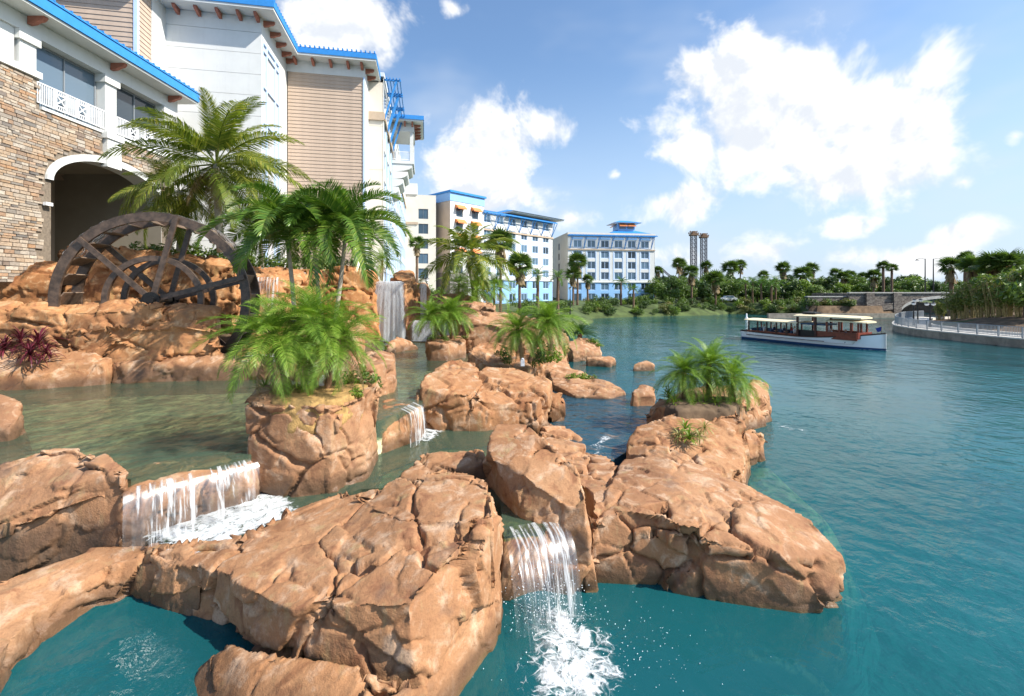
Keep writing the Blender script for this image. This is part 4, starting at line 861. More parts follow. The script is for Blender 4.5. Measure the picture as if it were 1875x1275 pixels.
facade(wa, TM, 10, ZB - 1, 25.2, [(x, x + 1.9, ZB + 1 + k * 3.15, ZB + 2.9 + k * 3.15) for x in (1.7, 6.3) for k in range(1, 7)], 'white_wall', cols=2, mf='frame_grey')
mbox(wa, 'wall', TM, (.02, 10, .3, 9, ZB - 1, 25.2), 'beige_wall'); mbox(wa, 'wall', TM, (0, .015, 0, .3, ZB - 1, 25.2), 'beige_wall'); mbox(wa, 'wall', TM, (9.98, 10, 0, .3, ZB - 1, 25.2), 'white_wall')
m = MB(TM); m.box(-.1, 10.1, -.1, 9, 25.21, 27.0); m.build('parapet', 'pale_blue', wa); m = MB(TM); m.box(-.3, 10.4, -.45, 9.2, 27.01, 27.45); m.build('cornice', 'blue_trim', wa)
AW = None
for x in (1.7, 6.3):
    for k in (3, 4, 5, 6):
        m = MB(); m.add([(-.3, -.01, .9), (2.2, -.01, .9), (-.3, -.35, .8), (2.2, -.35, .8), (-.3, -1.1, .1), (2.2, -1.1, .1), (-.3, -1.1, -.15), (2.2, -1.1, -.15), (-.3, -.01, .0), (2.2, -.01, .0)], [(0, 2, 3, 1), (2, 4, 5, 3), (4, 6, 7, 5), (0, 8, 4, 2), (1, 3, 5, 9)])
        AW = AW or m.mesh('awning', 'awning'); o = ob('awning', AW, wa); o.matrix_basis = TM @ T(x, 0, ZB + 2.75 + k * 3.15)
# stone base and link block to the near hotel
mbox(wa, 'stone_base', TM, (-.25, 5, -.25, 7, 1, 9.5), 'bridge_stone')
LK = TM @ T(0, 7.7, 0) @ RZ(R(-32)) @ T(-9, 0, 0); facade(wa, LK, 9, ZB - 1, 24.6, [(x, x + 2.4, ZB + .8 + k * 3.15, ZB + 3.0 + k * 3.15) for x in (2.5,) for k in range(7)], 'cream_wall')
mbox(wa, 'wall', LK, (0, 9, .3, 6, ZB - 1, 24.6), 'cream_wall')
wb = wroot('hotel_wing', (28, 132, 2)); tag(wb, 'farthest hotel wing with pale blue base and small cupola beside the lake', 'hotel')
BM = frame((15.6, 127), (.988, .155)); wins = [(1.6 + 4.0 * i, 4.0 + 4.0 * i, ZB + .7 + k * 3.0, ZB + 2.8 + k * 3.0) for i in range(6) for k in range(6)]
facade(wb, BM, 25.8, 8.0, 21.3, [w for w in wins if w[2] > 8], 'white_wall', mf='light_blue', fw=.16); facade(wb, BM, 25.8, ZB - 1, 7.998, [w for w in wins if w[2] < 8], 'pale_blue', mf='light_blue', fw=.16)
for i in range(6):
    for dx in (-.36, 2.46): mbox(wb, 'blue_strip', BM, (1.6 + dx + 4 * i, 1.84 + dx + 4 * i, -.06, -.004, 8.6, 16.6), 'light_blue')
    mbox(wb, 'blue_panel', BM, (1.15 + 4 * i, 4.45 + 4 * i, -.05, -.004, 20.0, 20.6), 'pale_blue')
mbox(wb, 'band', BM, (-.1, 25.9, -.25, -.004, 17.0, 17.3), 'tan_band'); mbox(wb, 'band', BM, (-.1, 25.9, -.2, -.004, 7.85, 8.15), 'white_wall'); mbox(wb, 'parapet', BM, (-.1, 25.9, -.15, .4, 21.3, 21.9), 'cream_wall')
SM = BM @ RZ(R(90)) @ Matrix.Scale(-1, 4, (0, 1, 0)) if False else BM @ T(0, 18.5, 0) @ RZ(R(-90))
facade(wb, SM, 18.5, ZB - 1, 21.9, [(8, 9.6, ZB + .7 + k * 3.0, ZB + 2.7 + k * 3.0) for k in range(6)], 'cream_wall', mf='frame_grey')
mbox(wb, 'wall', BM, (.3, 25.8, .3, 18.5, ZB - 1, 21.3), 'cream_wall'); mbox(wb, 'wall', BM, (25.7, 25.8, 0, .29, ZB - 1, 21.3), 'white_wall')
m = MB(BM)
for i in range(7): x = .6 + i * 4.0; m.bar((x, -.1, 17.4), (x, -1.4, 20.9), .13); m.bar((x, -.1, 17.4), (x + .5, -1.4, 20.9), .13)
m.box(-.2, 26, -1.6, -1.45, 20.9, 21.1); m.box(-.2, 26, -.2, -.08, 20.9, 21.1)
for i in range(58): m.box(i * .45, i * .45 + .1, -1.6, -.1, 21.11, 21.25)
m.build('pergola', 'blue_trim', wb)
CM = BM @ T(18.5, 5, 0)
def hip(parent, M, w, d, z, h, mat, name='roof', r=.3): m = MB(M); m.add([(-w, -d, z), (w, -d, z), (w, d, z), (-w, d, z), (-w * r, 0, z + h), (w * r, 0, z + h)], [(0, 1, 5, 4), (1, 2, 5), (2, 3, 4, 5), (3, 0, 4), (3, 2, 1, 0)]); return m.build(name, mat, parent)
hip(wb, CM, 6.2, 5, 21.95, 1.7, 'blue_trim'); mbox(wb, 'cupola', CM, (-2.6, 2.6, -2, 2, 22.5, 25.2), 'pale_blue'); hip(wb, CM, 4.2, 3.4, 25.3, 1.0, 'blue_trim')
mbox(wb, 'cupola_eave', CM, (-4.1, 4.1, -3.3, 3.3, 25.2, 25.29), 'white_wall')
for x in (-2.2, .3): mbox(wb, 'cupola_louver', CM, (x, x + 1.9, -2.15, -2.003, 23.6, 25.0), 'frame_grey')
for x in (-2.5, .1): m = MB(CM); m.add([(x, -2.0, 25.1), (x + 2.4, -2.0, 25.1), (x + 2.4, -3.2, 24.4), (x, -3.2, 24.4), (x + 2.4, -3.2, 24.2), (x, -3.2, 24.2)], [(0, 3, 2, 1), (3, 5, 4, 2)]); m.build('awning', 'awning', wb)
m = MB(CM @ RZ(R(-90))); m.add([(-1.2, -2.6, 25.1), (1.2, -2.6, 25.1), (1.2, -3.8, 24.4), (-1.2, -3.8, 24.4), (1.2, -3.8, 24.2), (-1.2, -3.8, 24.2)], [(0, 3, 2, 1), (3, 5, 4, 2)]); m.build('awning', 'awning', wb)
# ------------------------------------------------------------------ plants
leafmat('date_leaf', (.11, .22, .02), (.22, .36, .04), (.36, .44, .08), .4); leafmat('coco_leaf', (.09, .15, .018), (.24, .28, .04), (.46, .42, .08), .42); leafmat('adonidia_leaf', (.05, .125, .016), (.12, .22, .03), (.26, .32, .06), .35, .3)
leafmat('fan_leaf', (.05, .10, .02), (.11, .17, .035)); leafmat('dry_leaf', (.24, .16, .08), (.36, .26, .13)); leafmat('sago_leaf', (.015, .055, .012), (.04, .10, .02))
leafmat('tree_leaf', (.06, .12, .02), (.13, .20, .035), (.20, .26, .05)); leafmat('bright_leaf', (.10, .19, .02), (.20, .30, .03), (.30, .34, .05)); leafmat('dark_leaf', (.03, .07, .016), (.08, .13, .03))
leafmat('bamboo_leaf', (.12, .17, .03), (.22, .26, .06), (.32, .28, .11)); leafmat('red_leaf', (.05, .008, .016), (.13, .016, .03), (.20, .03, .05), .25); leafmat('varieg_leaf', (.12, .22, .03), (.30, .36, .07), (.55, .55, .20)); leafmat('straw_leaf', (.20, .22, .05), (.38, .34, .12), (.55, .47, .22))
leafmat('scrub_leaf', (.10, .12, .03), (.20, .20, .05), (.30, .22, .09)); pm('trunk_brown', (.16, .10, .065), .9, .35, 6, .9, 14); pm('trunk_grey', (.38, .33, .26), .85, .2, 5, .5, 20); pm('trunk_green', (.22, .30, .07), .5, .15, 3); pm('trunk_fiber', (.20, .115, .06), .95, .4, 9, 1., 16); pm('bark', (.13, .09, .065), .95, .3, 4, .8, 12)
def frond_mb(mb, L, n, ll, lw, bend, fold, droop, rs, a0=0., start=.12, M=None):
    pts = []; p = Vector(); N = 14
    for i in range(N + 1):
        t = i / N; a = a0 - bend * t ** 1.4; pts.append((p.copy(), a)); p = p + Vector((math.cos(a), 0, math.sin(a))) * (L / N)
    tw = rs.uniform(-.12, .12)
    tr = [(q + Vector((0, tw * L * (i / N) ** 2, 0))) for i, (q, a) in enumerate(pts)]
    V = []; Fc = []
    def add(vs, fs): b = len(V); V.extend([M @ v for v in vs] if M else vs); Fc.extend([tuple(k + b for k in f) for f in fs])
    for i in range(N):      # rachis
        w0, w1 = [.014 * L * (1 - .9 * k / N) * .55 for k in (i, i + 1)]
        add([tr[i] + Vector((0, w0, 0)), tr[i] - Vector((0, w0, 0)), tr[i] + Vector((0, 0, -w0 * 1.6)), tr[i + 1] + Vector((0, w1, 0)), tr[i + 1] - Vector((0, w1, 0)), tr[i + 1] + Vector((0, 0, -w1 * 1.6))], [(0, 3, 4, 1), (1, 4, 5, 2), (2, 5, 3, 0)])
    for i in range(n):
        t = start + (1 - start) * (i + rs.random() * .5) / n; k = min(int(t * N), N - 1); f = t * N - k
        q = tr[k].lerp(tr[k + 1], f); a = pts[k][1]; fw = Vector((math.cos(a), 0, math.sin(a))); up = Vector((-math.sin(a), 0, math.cos(a)))
        l = ll * (math.sin(math.pi * min(1, .18 + t * .82)) ** .55) * rs.uniform(.85, 1.1) * (.55 if t > .97 else 1)
        for s in (-1, 1):
            d = (Vector((0, s, 0)) * (.95 - .45 * t) + fw * (.35 + .55 * t) + up * (fold + rs.uniform(-.12, .12))).normalized()
            m = q + d * l * .5; e = m + (d + Vector((0, 0, -droop * rs.uniform(.7, 1.4)))).normalized() * l * .55
            w = fw * lw * .5
            add([q - w * .5, q + w * .5, m + w, m - w, e], [(0, 1, 2, 3), (3, 2, 4)])
    mb.add(V, Fc)
def fronds(kind, cnt, mat, **kw):
    out = []
    for k in range(cnt):
        rs = random.Random(len(kind) * 100 + k); m = MB(); frond_mb(m, rs=rs, **kw); out.append(m.mesh('frond', mat))
    return out
FR = {'date': fronds('date', 5, 'date_leaf', L=1.45, n=46, ll=.32, lw=.018, bend=1.3, fold=.25, droop=.35),
      'coco': fronds('coco', 4, 'coco_leaf', L=4.6, n=84, ll=1.0, lw=.06, bend=1.25, fold=.05, droop=.85, start=.17),
      'adon': fronds('adonid', 4, 'adonidia_leaf', L=2.6, n=62, ll=.70, lw=.055, bend=1.75, fold=.42, droop=.5, start=.10),
      'sago': fronds('sagopalm', 3, 'sago_leaf', L=1.5, n=36, ll=.26, lw=.028, bend=.9, fold=.3, droop=.05),
      'mid': fronds('midpalms', 3, 'coco_leaf', L=3.4, n=44, ll=.85, lw=.085, bend=1.3, fold=.1, droop=.8, start=.18)}
DRYF = fronds('dry', 3, 'dry_leaf', L=4.2, n=40, ll=.8, lw=.06, bend=.9, fold=-.2, droop=1.6, start=.2)
def trunk_mb(a, b, r0, r1, ring=.0, seed=0, lean=.1, n=10, seg=14):
    m = MB(); rs = random.Random(seed); a = Vector(a); b = Vector(b); P = []; rr = []
    sd = Vector((rs.uniform(-1, 1), rs.uniform(-1, 1), 0)) * lean * (b - a).length
    for i in range(seg + 1):
        t = i / seg; P.append(a.lerp(b, t) + sd * math.sin(t * math.pi) * .5); rr.append((r0 + (r1 - r0) * t ** .7) * (1 + ring * (1 if i % 2 else -1)))
    m.tube(P, rr, n); return m
def palm(name, label, base, top, kind, nf, trunk_mat='trunk_brown', r=(.09, .08), scale=1., seed=0, e0=80, e1=-25, group=None, ring=.06, shaft=False, lean=.05, cat='palm', dry=0):
    base = Vector(base); top = Vector(top); o = wroot(name, base); tag(o, label, cat, group); rs = random.Random(seed)
    trunk_mb(base - Vector((0, 0, .12)), top, r[0], r[1], ring, seed, lean).build('trunk', trunk_mat, o, True)
    if shaft:
        m = MB(); m.tube([top - Vector((0, 0, .05)), top + Vector((0, 0, .25)), top + Vector((0, 0, .62))], [r[1] * 1.05, r[1] * 1.35, r[1] * .7], 10); m.build('crownshaft', 'trunk_green', o, True); top = top + Vector((0, 0, .5))
    for k in range(nf):
        t = (k + .5) / nf; el = R(e0 + (e1 - e0) * t ** .9 + rs.uniform(-9, 9)); az = k * 2.39996 + rs.uniform(-.25, .25)
        f = ob('frond', rs.choice(FR[kind]), o); s = scale * rs.uniform(.82, 1.12) * (.75 + .25 * min(1, t * 2.2))
        f.matrix_basis = T(*top) @ RZ(az) @ Matrix.Rotation(-el, 4, 'Y') @ Matrix.Rotation(rs.uniform(-.5, .5), 4, 'X') @ Matrix.Scale(s, 4)
    for k in range(dry):
        f = ob('dead_frond', rs.choice(DRYF), o); f.matrix_basis = T(*(top - Vector((0, 0, .1)))) @ RZ(k * 6.28 / dry + rs.uniform(-.5, .5)) @ Matrix.Rotation(R(rs.uniform(35, 70)), 4, 'Y') @ Matrix.Scale(scale * (.55 if kind == 'coco' else .3), 4)
    return o
def ros_mesh(name, n, L, w, arch, mat, seed, e0=85, e1=10, seg=5):
    rs = random.Random(seed); m = MB()
    for k in range(n):
        az = k * 2.39996 + rs.uniform(-.3, .3); el = R(e0 + (e1 - e0) * (k / n) + rs.uniform(-10, 10)); l = L * rs.uniform(.7, 1.1); p = Vector(); V = []; dx = Vector((math.cos(az), math.sin(az), 0)); sd = Vector((-math.sin(az), math.cos(az), 0))
        for i in range(seg + 1):
            t = i / seg; ww = w * (.5 + 1.2 * t) * (1 - t ** 2.5) * .9; up = Vector((0, 0, ww * .25))
            V += [p - sd * ww + up, p, p + sd * ww + up]; a = el - arch * t ** 1.2; p = p + (dx * math.cos(a) + Vector((0, 0, math.sin(a)))) * l / seg
        m.add(V, [f for i in range(seg) for f in ((i * 3, i * 3 + 1, i * 3 + 4, i * 3 + 3), (i * 3 + 1, i * 3 + 2, i * 3 + 5, i * 3 + 4))])
    return m.mesh(name, mat)
def plant(name, label, me, loc, s=1., rz=0., group=None, cat='plant'): return tag(ob(name, me, None, loc, (0, 0, rz), s), label, cat, group)
def leafball(name, rad, n, size, mat, seed, clumps=9, flat=.9):
    """irregular crown: leaf quads clustered in clumps through an ellipsoid"""
    rs = np.random.RandomState(seed); C = rs.normal(size=(clumps, 3)); C /= np.linalg.norm(C, axis=1)[:, None]; C *= rs.uniform(.25, .78, (clumps, 1)); cr = rs.uniform(.28, .5, clumps)
    w = rs.randint(0, clumps, n); dv = rs.normal(size=(n, 3)); dv /= np.linalg.norm(dv, axis=1)[:, None]
    P = (C[w] + dv * (cr[w] * rs.uniform(.35, 1., n) ** .6)[:, None]) * rad
    P[:, 2] += rad[2] * .0; nr = dv * .7 + rs.normal(size=(n, 3)) * .6 + [0, 0, .45]; nr /= np.linalg.norm(nr, axis=1)[:, None]
    tx = np.cross(nr, rs.normal(size=(n, 3))); tx /= np.linalg.norm(tx, axis=1)[:, None]; ty = np.cross(nr, tx)
    s = size * rs.uniform(.6, 1.3, (n, 1)); V = np.stack([P - tx * s, P - ty * s * .38 + nr * s * .08, P + tx * s, P + ty * s * .38 + nr * s * .08], 1).reshape(-1, 3)
    return npmesh(name, V, np.arange(4 * n).reshape(-1, 4), mat, False)
# ---- big coconut palms behind the wheel
palm('coconut_palm', 'tall shaggy coconut palm with arching yellow-green fronds behind the wheel', W(405, 458, 24), W(396, 300, 23.4), 'coco', 34, 'trunk_grey', (.2, .15), 1.14, 3, 89, -40, lean=.04, dry=7)
palm('coconut_palm', 'lower coconut palm hanging dark fronds beside the stone arch', W(330, 455, 24.6), W(330, 350, 24.6), 'coco', 22, 'trunk_grey', (.18, .14), .8, 8, 65, -75, dry=5)
# ---- smooth green palms
for k, (bx, tx, ty, D, s, lb) in enumerate(((540, 525, 438, 18.6, 1.3, 'green palm with crownshaft, leftmost of the trio by the wheel'), (590, 574, 430, 20.2, 1.3, 'green palm with crownshaft, middle of the trio by the wheel'), (612, 632, 436, 19.0, 1.28, 'green palm with pale slender trunk, rightmost of the trio by the cliff'))):
    palm('christmas_palm', lb, W(bx, 592, D), W(tx, ty, D), 'adon', 19, 'trunk_grey', (.105, .075), s, 20 + k, 82, -22, 'green palms behind the planter', .03, True, .03)
palm('christmas_palm', 'small green palm behind the trio against the beige hotel wall', W(665, 480, 33), W(668, 420, 33), 'adon', 12, 'trunk_grey', (.12, .08), 1.25, 29, 75, -10, 'green palms behind the planter', .03, True)
palm('christmas_palm', 'green palm behind the trio on the left by the coconut palm', W(480, 500, 26), W(478, 425, 26), 'adon', 12, 'trunk_grey', (.12, .08), 1.3, 30, 75, -15, 'green palms behind the planter', .03, True)
# ---- feathery date palms
def date(label, b, t, s, n, seed, grp): palm('date_palm', label, b, t, 'date', n, 'trunk_fiber', (.075, .085), s, seed, 85, -38, grp, .10, dry=4)
gp = 'feathery date palms on the big planter'
date('feathery date palm, left of the cluster on the big planter', G(535, 716, 3.15), W(500, 615, 10.3), 1.12, 46, 41, gp)
date('feathery date palm, tallest of the cluster on the big planter', G(575, 712, 3.15), W(568, 588, 10.9), 1.18, 50, 42, gp)
date('feathery date palm, right of the cluster on the big planter', G(598, 716, 3.15), W(618, 622, 10.5), 1.02, 42, 43, gp)
gp = 'leaning date palms in the middle'
date('leaning date palm, left of the pair on the middle rock planter', G(957, 660, 2.62), W(948, 603, 18.6), 1.05, 52, 44, gp)
date('leaning date palm, right of the pair on the middle rock planter', G(968, 660, 2.62), W(1003, 588, 18.9), 1.15, 56, 45, gp)
gp = 'date palms on the small square planter'
date('small date palm leaning left in front of the tall waterfall', G(812, 616, 3.1), W(790, 578, 23.5), 1.05, 46, 46, gp)
date('small upright date palm on the square planter by the falls', G(826, 616, 3.1), W(824, 572, 23.8), 1.12, 48, 47, gp)
gp = 'date palms on the lakeside rock'
for k, (x, y, D, s, lb) in enumerate(((1252, 682, 15.6, .9, 'bushy lakeside date palm, left of the three on the right rock'), (1298, 668, 15.8, 1.0, 'bushy lakeside date palm, middle and tallest of the three on the right rock'), (1342, 690, 15.4, .9, 'bushy lakeside date palm, right of the three on the right rock'))):
    date(lb, W(x, 742, D), W(x, y, D), s, 46, 50 + k, gp)
tag(palm('sago_palm', 'dark sago palm on the far lakeside rock', W(1062, 622, 38.5), W(1062, 612, 38.5), 'sago', 28, 'trunk_fiber', (.2, .2), 1.25, 60, 75, 0), cat='palm')
# ---- palms right of the waterfalls
palm('coconut_palm', 'slender coconut palm in front of the far hotel wing', W(873, 566, 33), W(858, 466, 33), 'mid', 26, 'trunk_grey', (.2, .14), 1.25, 61, 84, -35, dry=4)
for k, (x, yb, y, D, s) in enumerate(((872, 560, 530, 32, 1.7), (905, 560, 525, 34, 1.6), (840, 545, 520, 36, 1.6), (700, 492, 478, 36, 1.3))):
    date(('bushy palm at the foot of the slender coconut palm', 'bushy palm right of the slender coconut palm', 'bushy palm left of the slender coconut palm', 'bushy palm on the cliff above the tall waterfall')[k], W(x, yb, D), W(x, y, D), s, 30, 62 + k, 'bushy palms beyond the rocks')
# ---- distant palms: joined crowns
def fan_crown(name, seed, n=34, L=1.25, mat='fan_leaf', dead=14):
    rs = random.Random(seed); m = MB()
    def leaf(M, Ls):
        for k in range(11):
            a = R(-75 + k * 15); d = Vector((math.cos(a), math.sin(a), -.12)); sd = Vector((-d.y, d.x, 0)); l = Ls * (.75 + .25 * math.cos(a))
            m.add([M @ v for v in (Vector((Ls * .5, 0, 0)), Vector((Ls * .5, 0, 0)) + d * l * .55 + sd * .07 * Ls, Vector((Ls * .5, 0, 0)) + d * l * .55 - sd * .07 * Ls, Vector((Ls * .5, 0, 0)) + d * l + Vector((0, 0, -.22 * l)))], [(0, 1, 2), (1, 3, 2)])
        m.add([M @ v for v in (Vector((0, .02, 0)), Vector((0, -.02, 0)), Vector((Ls * .55, -.02, 0)), Vector((Ls * .55, .02, 0)))], [(0, 1, 2, 3)])
    for k in range(n):
        t = k / n; el = R(80 - 100 * t + rs.uniform(-10, 10)); leaf(RZ(k * 2.4 + rs.uniform(-.3, .3)) @ Matrix.Rotation(-el, 4, 'Y') @ Matrix.Rotation(rs.uniform(-.6, .6), 4, 'X'), L * rs.uniform(.8, 1.1))
    return m.mesh('crown', mat)
def skirt_mesh(seed):
    rs = random.Random(seed); m = MB()
    for k in range(60):
        az = rs.uniform(0, 6.28); r = rs.uniform(.2, .45); z = -rs.uniform(.0, 1.4); l = rs.uniform(.5, .9); c = Vector((math.cos(az) * r, math.sin(az) * r, z)); s = Vector((-math.sin(az), math.cos(az), 0)) * .09; o_ = Vector((math.cos(az) * .2, math.sin(az) * .2, -l))
        m.add([c - s, c + s, c + s * 1.6 + o_, c - s * 1.6 + o_], [(0, 1, 2, 3)])
    return m.mesh('skirt', 'dry_leaf')
def pin_crown(seed, n=16, L=2.4, mat='fan_leaf'):
    rs = random.Random(seed); m = MB()
    for k in range(n):
        el = R(78 - 100 * k / n + rs.uniform(-10, 10)); M = RZ(k * 2.4 + rs.uniform(-.3, .3)) @ Matrix.Rotation(-el, 4, 'Y'); frond_mb(m, L * rs.uniform(.8, 1.1), 16, .6, .10, 1.5, .2, .7, rs, 0, .15, M)
    return m.mesh('crown', mat)
FAN = [fan_crown('f', k) for k in range(3)]; SK = [skirt_mesh(k) for k in range(2)]; PIN = [pin_crown(k + 9, mat='adonidia_leaf') for k in range(3)]; TRK = {}
def farpalm(label, px, ytop, D, kind='fan', s=1., group='fan palms on the far skyline', zb=None, skirt=True, r=.2, seed=0):
    p = W(px, ytop, D); zb = ground_z(p.x, p.y) if zb is None else zb; o = wroot('fan_palm' if kind == 'fan' else 'feather_palm', (p.x, p.y, zb)); tag(o, label, 'palm', group)
    trunk_mb((p.x, p.y, zb - .3), (p.x, p.y, p.z), r * 1.25, r, .04, seed + int(px), .02, 7, 10).build('trunk', 'trunk_brown', o, True)
    rs = random.Random(seed + int(px)); c = ob('crown', rs.choice(FAN if kind == 'fan' else PIN), o); c.matrix_basis = T(*p) @ RZ(rs.uniform(0, 6)) @ Matrix.Scale(s, 4)
    if skirt and kind == 'fan': k = ob('skirt', rs.choice(SK), o); k.matrix_basis = T(*p) @ Matrix.Scale(s * 1.1, 4)
    return o
LB = 'fan palm standing above the trees of the far shore'
for px, y, D, s in ((1243, 484, 150, 1.5), (1293, 488, 160, 1.4), (1337, 492, 150, 1.9), (1356, 486, 170, 1.5), (1434, 492, 150, 1.6), (1486, 493, 150, 1.6), (1470, 503, 140, 1.8), (1531, 502, 165, 1.5), (1398, 505, 170, 1.4), (1557, 505, 185, 1.5), (1580, 508, 185, 1.4), (1600, 506, 125, 1.4), (1545, 508, 150, 1.5), (1250, 490, 190, 1.7), (1205, 497, 170, 1.3)):
    farpalm(LB, px, y, D, 'fan', s)
farpalm('tall thin fan palm with small crown left of the lamp posts', 1617, 488, 112, 'fan', 1.0, skirt=False, r=.28); farpalm('shorter thin fan palm with small crown just left of the lamp posts', 1633, 492, 116, 'fan', .9, skirt=False, r=.26)
farpalm('dead-looking fan palm with brown skirt right of the lamp posts', 1741, 489, 84, 'fan', 1.35, skirt=True, r=.3); farpalm('tallest thin fan palm above the bamboo at right', 1769, 472, 80, 'fan', .8, skirt=False, r=.3)
for k, (px, y, D, s) in enumerate(((1782, 489, 70, 1.3), (1806, 490, 74, 1.3), (1818, 487, 66, 1.4), (1846, 487, 64, 1.5), (1868, 489, 66, 1.4), (1832, 498, 78, 1.3))): farpalm('shaggy fan palm in the thick row above the bamboo at right', px, y, D, 'fan', s, 'fan palms above the bamboo', r=.28)
for lb, px, y, D, k, s in (('fan palm against the end block of the near hotel', 763, 447, 75, 'fan', .9), ('tall fan palm in front of the far white hotel wing', 916, 445, 72, 'fan', 1.5), ('drooping fan palm left of the feather palms by the far hotel', 952, 486, 66, 'fan', 1.3), ('straight tall fan palm at the corner of the farthest hotel wing', 1057, 481, 98, 'fan', 1.45),
    ('thin small fan palm in front of the farthest hotel wing', 1076, 513, 99, 'fan', .9), ('leafy feather palm, left of two by the far hotel corner', 985, 505, 62, 'pin', .85), ('leafy feather palm, right of two by the far hotel corner', 1022, 508, 64, 'pin', .85), ('feather palm beside the lower windows of the farthest wing', 1137, 518, 101, 'pin', 1.1), ('short feather palm right of centre before the farthest wing', 1160, 530, 100, 'pin', .9),
    ('fan palm beside the tall straight one at the farthest wing', 1049, 503, 97, 'fan', 1.2), ('brown-trunked fan palm in front of the two towers', 1266, 500, 108, 'fan', 1.3), ('dark fan palm on the far shore left of the car', 1310, 512, 110, 'fan', 1.5)):
    farpalm(lb, px, y, D, k, s, 'palms near the far hotel')
for px, y, D in ((1365, 520, 112), (1378, 517, 114), (1394, 518, 111), (1412, 522, 110), (1420, 516, 114)): farpalm('dark feather palm in the grove on the far shore', px, y, D, 'pin', 1.15, 'palm grove on the far shore')
# ---- trees and shrubs
CR = [leafball('crown', (3.9, 3.9, 2.9), 1900, .36, mt, 70 + k, 13) for k, mt in enumerate(('tree_leaf', 'tree_leaf', 'dark_leaf', 'bright_leaf', 'dark_leaf', 'tree_leaf'))]
SH = [leafball('foliage', (1., 1., .8), 420, .13, mt, 90 + k, 8) for k, mt in enumerate(('tree_leaf', 'bright_leaf', 'dark_leaf', 'scrub_leaf'))]
TK = []
for k in range(3):
    m = trunk_mb((0, 0, -.4), (0, 0, 2.4), .22, .13, .03, k, .06); rs = random.Random(k)
    for j in range(4): a = rs.uniform(0, 6.28); m.tube([(0, 0, 1.2 + j * .3), (math.cos(a) * .8, math.sin(a) * .8, 2.3 + j * .3), (math.cos(a) * 1.7, math.sin(a) * 1.7, 3.2 + j * .3)], [.1, .07, .03], 6)
    TK.append(m.mesh('trunk', 'bark', True))
KL = ['rounded mid-green tree in the woodland across the lake', 'broad green tree in the woodland across the lake', 'dark green tree in the woodland across the lake', 'bright yellow-green tree in the woodland across the lake', 'deep green tree in the woodland across the lake', 'full leafy tree in the woodland across the lake']
def tree(x, y, s, k, label=None, group='woodland trees across the lake', hs=1.):
    z = ground_z(x, y); o = empty('tree', (x, y, z), random.uniform(0, 6)); o.scale = (s, s, s * hs); tag(o, label or KL[k], 'tree', group); ob('trunk', TK[k % 3], o); ob('crown', CR[k], o, (0, 0, 3.3)); return o
rs = random.Random(12); random.seed(5)
for i in range(110):
    px = 1200 + i * 4.35 + rs.uniform(-6, 6); D = rs.choice((116, 122, 130, 140, 155, 175)) + rs.uniform(-6, 6); k = rs.choice((0, 1, 2, 2, 3, 4, 4, 5)); p = W(px, 560, D)
    if 1560 < px and D < 118: D = 128; p = W(px, 560, D)
    tree(p.x, p.y, rs.uniform(.62, 1.12) * (D / 125) ** .6, k)
for i in range(34):
    px = 1540 + i * 11 + rs.uniform(-6, 6); D = rs.uniform(170, 240); p = W(px, 560, D); tree(p.x, p.y, rs.uniform(.9, 1.4), rs.choice((0, 2, 4, 5)))
for i in range(16): p = W(640 + i * 34, 560, 185 + rs.uniform(-10, 20)); tree(p.x, p.y, 1.2, rs.choice((0, 1, 2)), 'tree behind the far hotel wings', 'trees behind the hotels')
shr = 'shrubs along the far shore'
SL = ['leafy green shrub on the far shoreline', 'yellow-green shrub on the far shoreline', 'dark green shrub on the far shoreline', 'brownish scrub bush on the far shoreline']
def shrub(x, y, s, k, label=None, group=shr, z=None, sz=1.):
    return tag(ob('shrub', SH[k], None, (x, y, (ground_z(x, y) if z is None else z) + .5 * s * sz), (0, 0, random.uniform(0, 6)), (s, s, s * sz)), label or SL[k], 'shrub', group)
for i in range(168):
    px = rs.uniform(1075, 1560); t = rs.random()
    ys = np.interp(px, [1075, 1150, 1230, 1340, 1400, 1480, 1560], [584, 581, 579, 575, 577, 581, 582]) ; Ds = EYE * F / (ys - HY) + .5 + t ** 2.2 * 15; p = W(px, 560, Ds)
    shrub(p.x, p.y, rs.uniform(.7, 1.7), rs.choice((0, 1, 2, 3, 0, 2)))
for i in range(46):
    px = rs.uniform(940, 1200); D = rs.uniform(99, 123); p = W(px, 560, D)
    if px < 1080: D = rs.uniform(50, 95); p = W(px, 560, D)
    shrub(p.x, p.y, rs.uniform(.8, 1.8), rs.choice((0, 1, 2, 0)), 'green shrub in the beds before the far hotel', 'shrubs before the far hotel')
for i in range(34):
    px = rs.uniform(770, 960); D = rs.uniform(36, 60); p = W(px, 545, D); shrub(p.x, p.y, rs.uniform(.8, 1.6), rs.choice((0, 1, 1, 2)), 'green shrub on the slope beyond the waterfalls', 'shrubs beyond the waterfalls')
for i in range(22):
    px = 250 + i * 20; D = 26 + i * .35 + rs.uniform(-.5, .8); p = W(px, 470, D); shrub(p.x, p.y, rs.uniform(.7, 1.2), rs.choice((0, 1, 2)), 'green shrub in the bed between wheel and hotel', 'shrubs between wheel and hotel', W(px, 478 + i * .5, D).z - .3)
